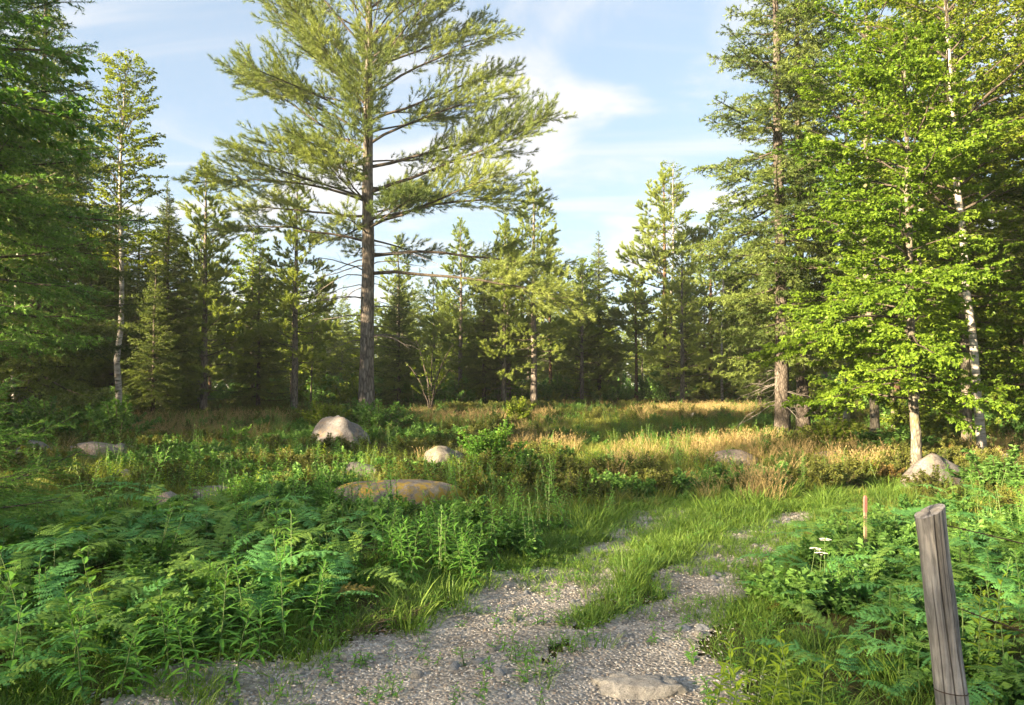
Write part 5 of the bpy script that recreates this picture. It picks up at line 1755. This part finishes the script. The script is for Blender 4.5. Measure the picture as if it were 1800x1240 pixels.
for (hz, a0) in ((0.955, 0.1), (0.69, 0.0)):
    pt = np.array([0.05 * math.cos(a0), 0.05 * math.sin(a0), hz * ph])
    arc = [pt + np.array([0.006 * math.sin(u), 0, 0.012 * math.cos(u)]) for u in np.linspace(0, math.pi, 6)]
    v, f = tubes(np.array(arc), np.full(6, 0.0018), 4); mb.add(v, f)
    s_ = obj('staple', mb.mesh('staple', M['wire'], True), pe); mb = MB()
tag(pe, 'weathered grey wooden fence post leaning in the ferns, cracked, sawn top', 'fence post')


def wire(name, label, pts, barbs=True):
    P = np.array(pts, float); k = 40
    s = np.linspace(0, len(P) - 1, k)
    # smooth through the points
    Q = np.stack([np.interp(s, np.arange(len(P)), P[:, i]) for i in range(3)], 1)
    for _ in range(6):
        Q[1:-1] = (Q[:-2] + 2 * Q[1:-1] + Q[2:]) / 4
    mb = MB()
    tw = np.linspace(0, 60, k)
    v, f = tubes(Q, np.full(k, 0.0021), 5); mb.add(v, f)
    e = obj(name, mb.mesh('wire', M['wire'], True))
    tag(e, label, 'wire')
    for i in range(4, k - 2, 5):
        b = MB(); T = unit(Q[i + 1] - Q[i])
        for a in (0.4, 2.5):
            d = unit(np.cross(T, np.array([math.cos(a), 0.3, math.sin(a)])))
            v, f = tubes(np.array([Q[i] - d * 0.013, Q[i], Q[i] + d * 0.013]), np.array([0.0006, 0.0016, 0.0006]), 3); b.add(v, f)
        v, f = tubes(np.array([Q[i] - T * 0.006, Q[i], Q[i] + T * 0.006]), np.array([0.0036, 0.004, 0.0036]), 6); b.add(v, f)
        obj('barb', b.mesh('barb', M['wire']), e)
    return e


def on_post(frac, a):
    return foot + axis * frac + Vector((0.052 * math.cos(a), 0.052 * math.sin(a), 0))


a1 = on_post(0.955, 0.1); a2 = on_post(0.69, 0.0)
wire('barbed_wire', 'slack upper rusty barbed wire running from the fence post', [a1, a1 + Vector((0.16, -0.03, -0.035)), a1 + Vector((0.5, -0.08, -0.12)), a1 + Vector((1.1, -0.2, -0.2)), a1 + Vector((2.2, -0.5, -0.12))])
wire('barbed_wire', 'slack lower rusty barbed wire running from the fence post', [a2, a2 + Vector((0.14, -0.03, -0.05)), a2 + Vector((0.45, -0.08, -0.15)), a2 + Vector((1.1, -0.2, -0.25)), a2 + Vector((2.2, -0.5, -0.12))])
# loop of plain wire tied round the post
c = foot + axis * 0.42
lp = []
for u in np.linspace(0, 2 * math.pi, 33):
    lp.append(c + Vector((0.0555 * math.cos(u), 0.0555 * math.sin(u), 0.006 * math.cos(u + 2.2))))
mb = MB(); v, f = tubes(np.array(lp), np.full(33, 0.0019), 5); mb.add(v, f)
tag(obj('wire_loop', mb.mesh('wire_loop', M['wire'], True)), 'loop of rusty wire tied round the lower fence post', 'wire')

# survey stake
p = gp(1521, 985)
st_top = EYE - (870 - HOR) / F * p.y
hgt = st_top - p.z
se = empty('survey_stake', p, (0, R(1.5), 0.35))


def stake_piece(z0, z1, w, tip):
    mb = MB()
    w2 = w * 0.5
    vs = []
    levels = [z0, z1] + ([z1 + 0.02] if tip else [])
    for i, z in enumerate(levels):
        k = w2 if i < 2 else w2 * 0.55
        vs += [(-k, -k * 0.6, z), (k, -k * 0.6, z), (k, k * 0.6, z), (-k, k * 0.6, z)]
    fs = []
    for i in range(len(levels) - 1):
        for j in range(4):
            a, b = i * 4 + j, i * 4 + (j + 1) % 4
            fs += [(a, b, b + 4), (a, b + 4, a + 4)]
    n = (len(levels) - 1) * 4
    fs += [(n, n + 1, n + 2), (n, n + 2, n + 3)]
    mb.add(vs, fs)
    return mb


zs = hgt - 0.155
obj('shaft', stake_piece(-0.25, zs, 0.028, False).mesh('shaft', M['wood_new']), se)
obj('painted_tip', stake_piece(zs + 0.0008, hgt - 0.02, 0.032, True).mesh('painted_tip', M['pink']), se)
tag(se, 'thin wooden survey stake with pink painted tip in the ferns', 'stake')

# ================================================================== HAZE: thin volume round everything, added to lift the dark background
mb = MB()
bx, by0, by1, bz0, bz1 = 2400.0, -2400.0, 2800.0, -1.6, 26.0
vs = [(sx * bx, yy, zz_) for zz_ in (bz0, bz1) for yy in (by0, by1) for sx in (-1, 1)]
mb.add(vs, [(0, 2, 1), (1, 2, 3), (4, 5, 6), (5, 7, 6), (0, 1, 4), (1, 5, 4), (2, 6, 3), (3, 6, 7), (0, 4, 2), (2, 4, 6), (1, 3, 5), (3, 7, 5)])
hm, ht = new_mat('haze_air')
pv = N(ht, 'ShaderNodeVolumePrincipled')
pv.inputs['Color'].default_value = (0.95, 0.96, 1.0, 1)
pv.inputs['Density'].default_value = 0.0006
pv.inputs['Anisotropy'].default_value = 0.2
ho = N(ht, 'ShaderNodeOutputMaterial'); ht.links.new(pv.outputs[0], ho.inputs['Volume'])
tag(obj('haze', mb.mesh('haze', hm)), 'thin pale haze volume added to lift the dark background', 'haze', kind='stuff')
cy.volume_bounces = 1
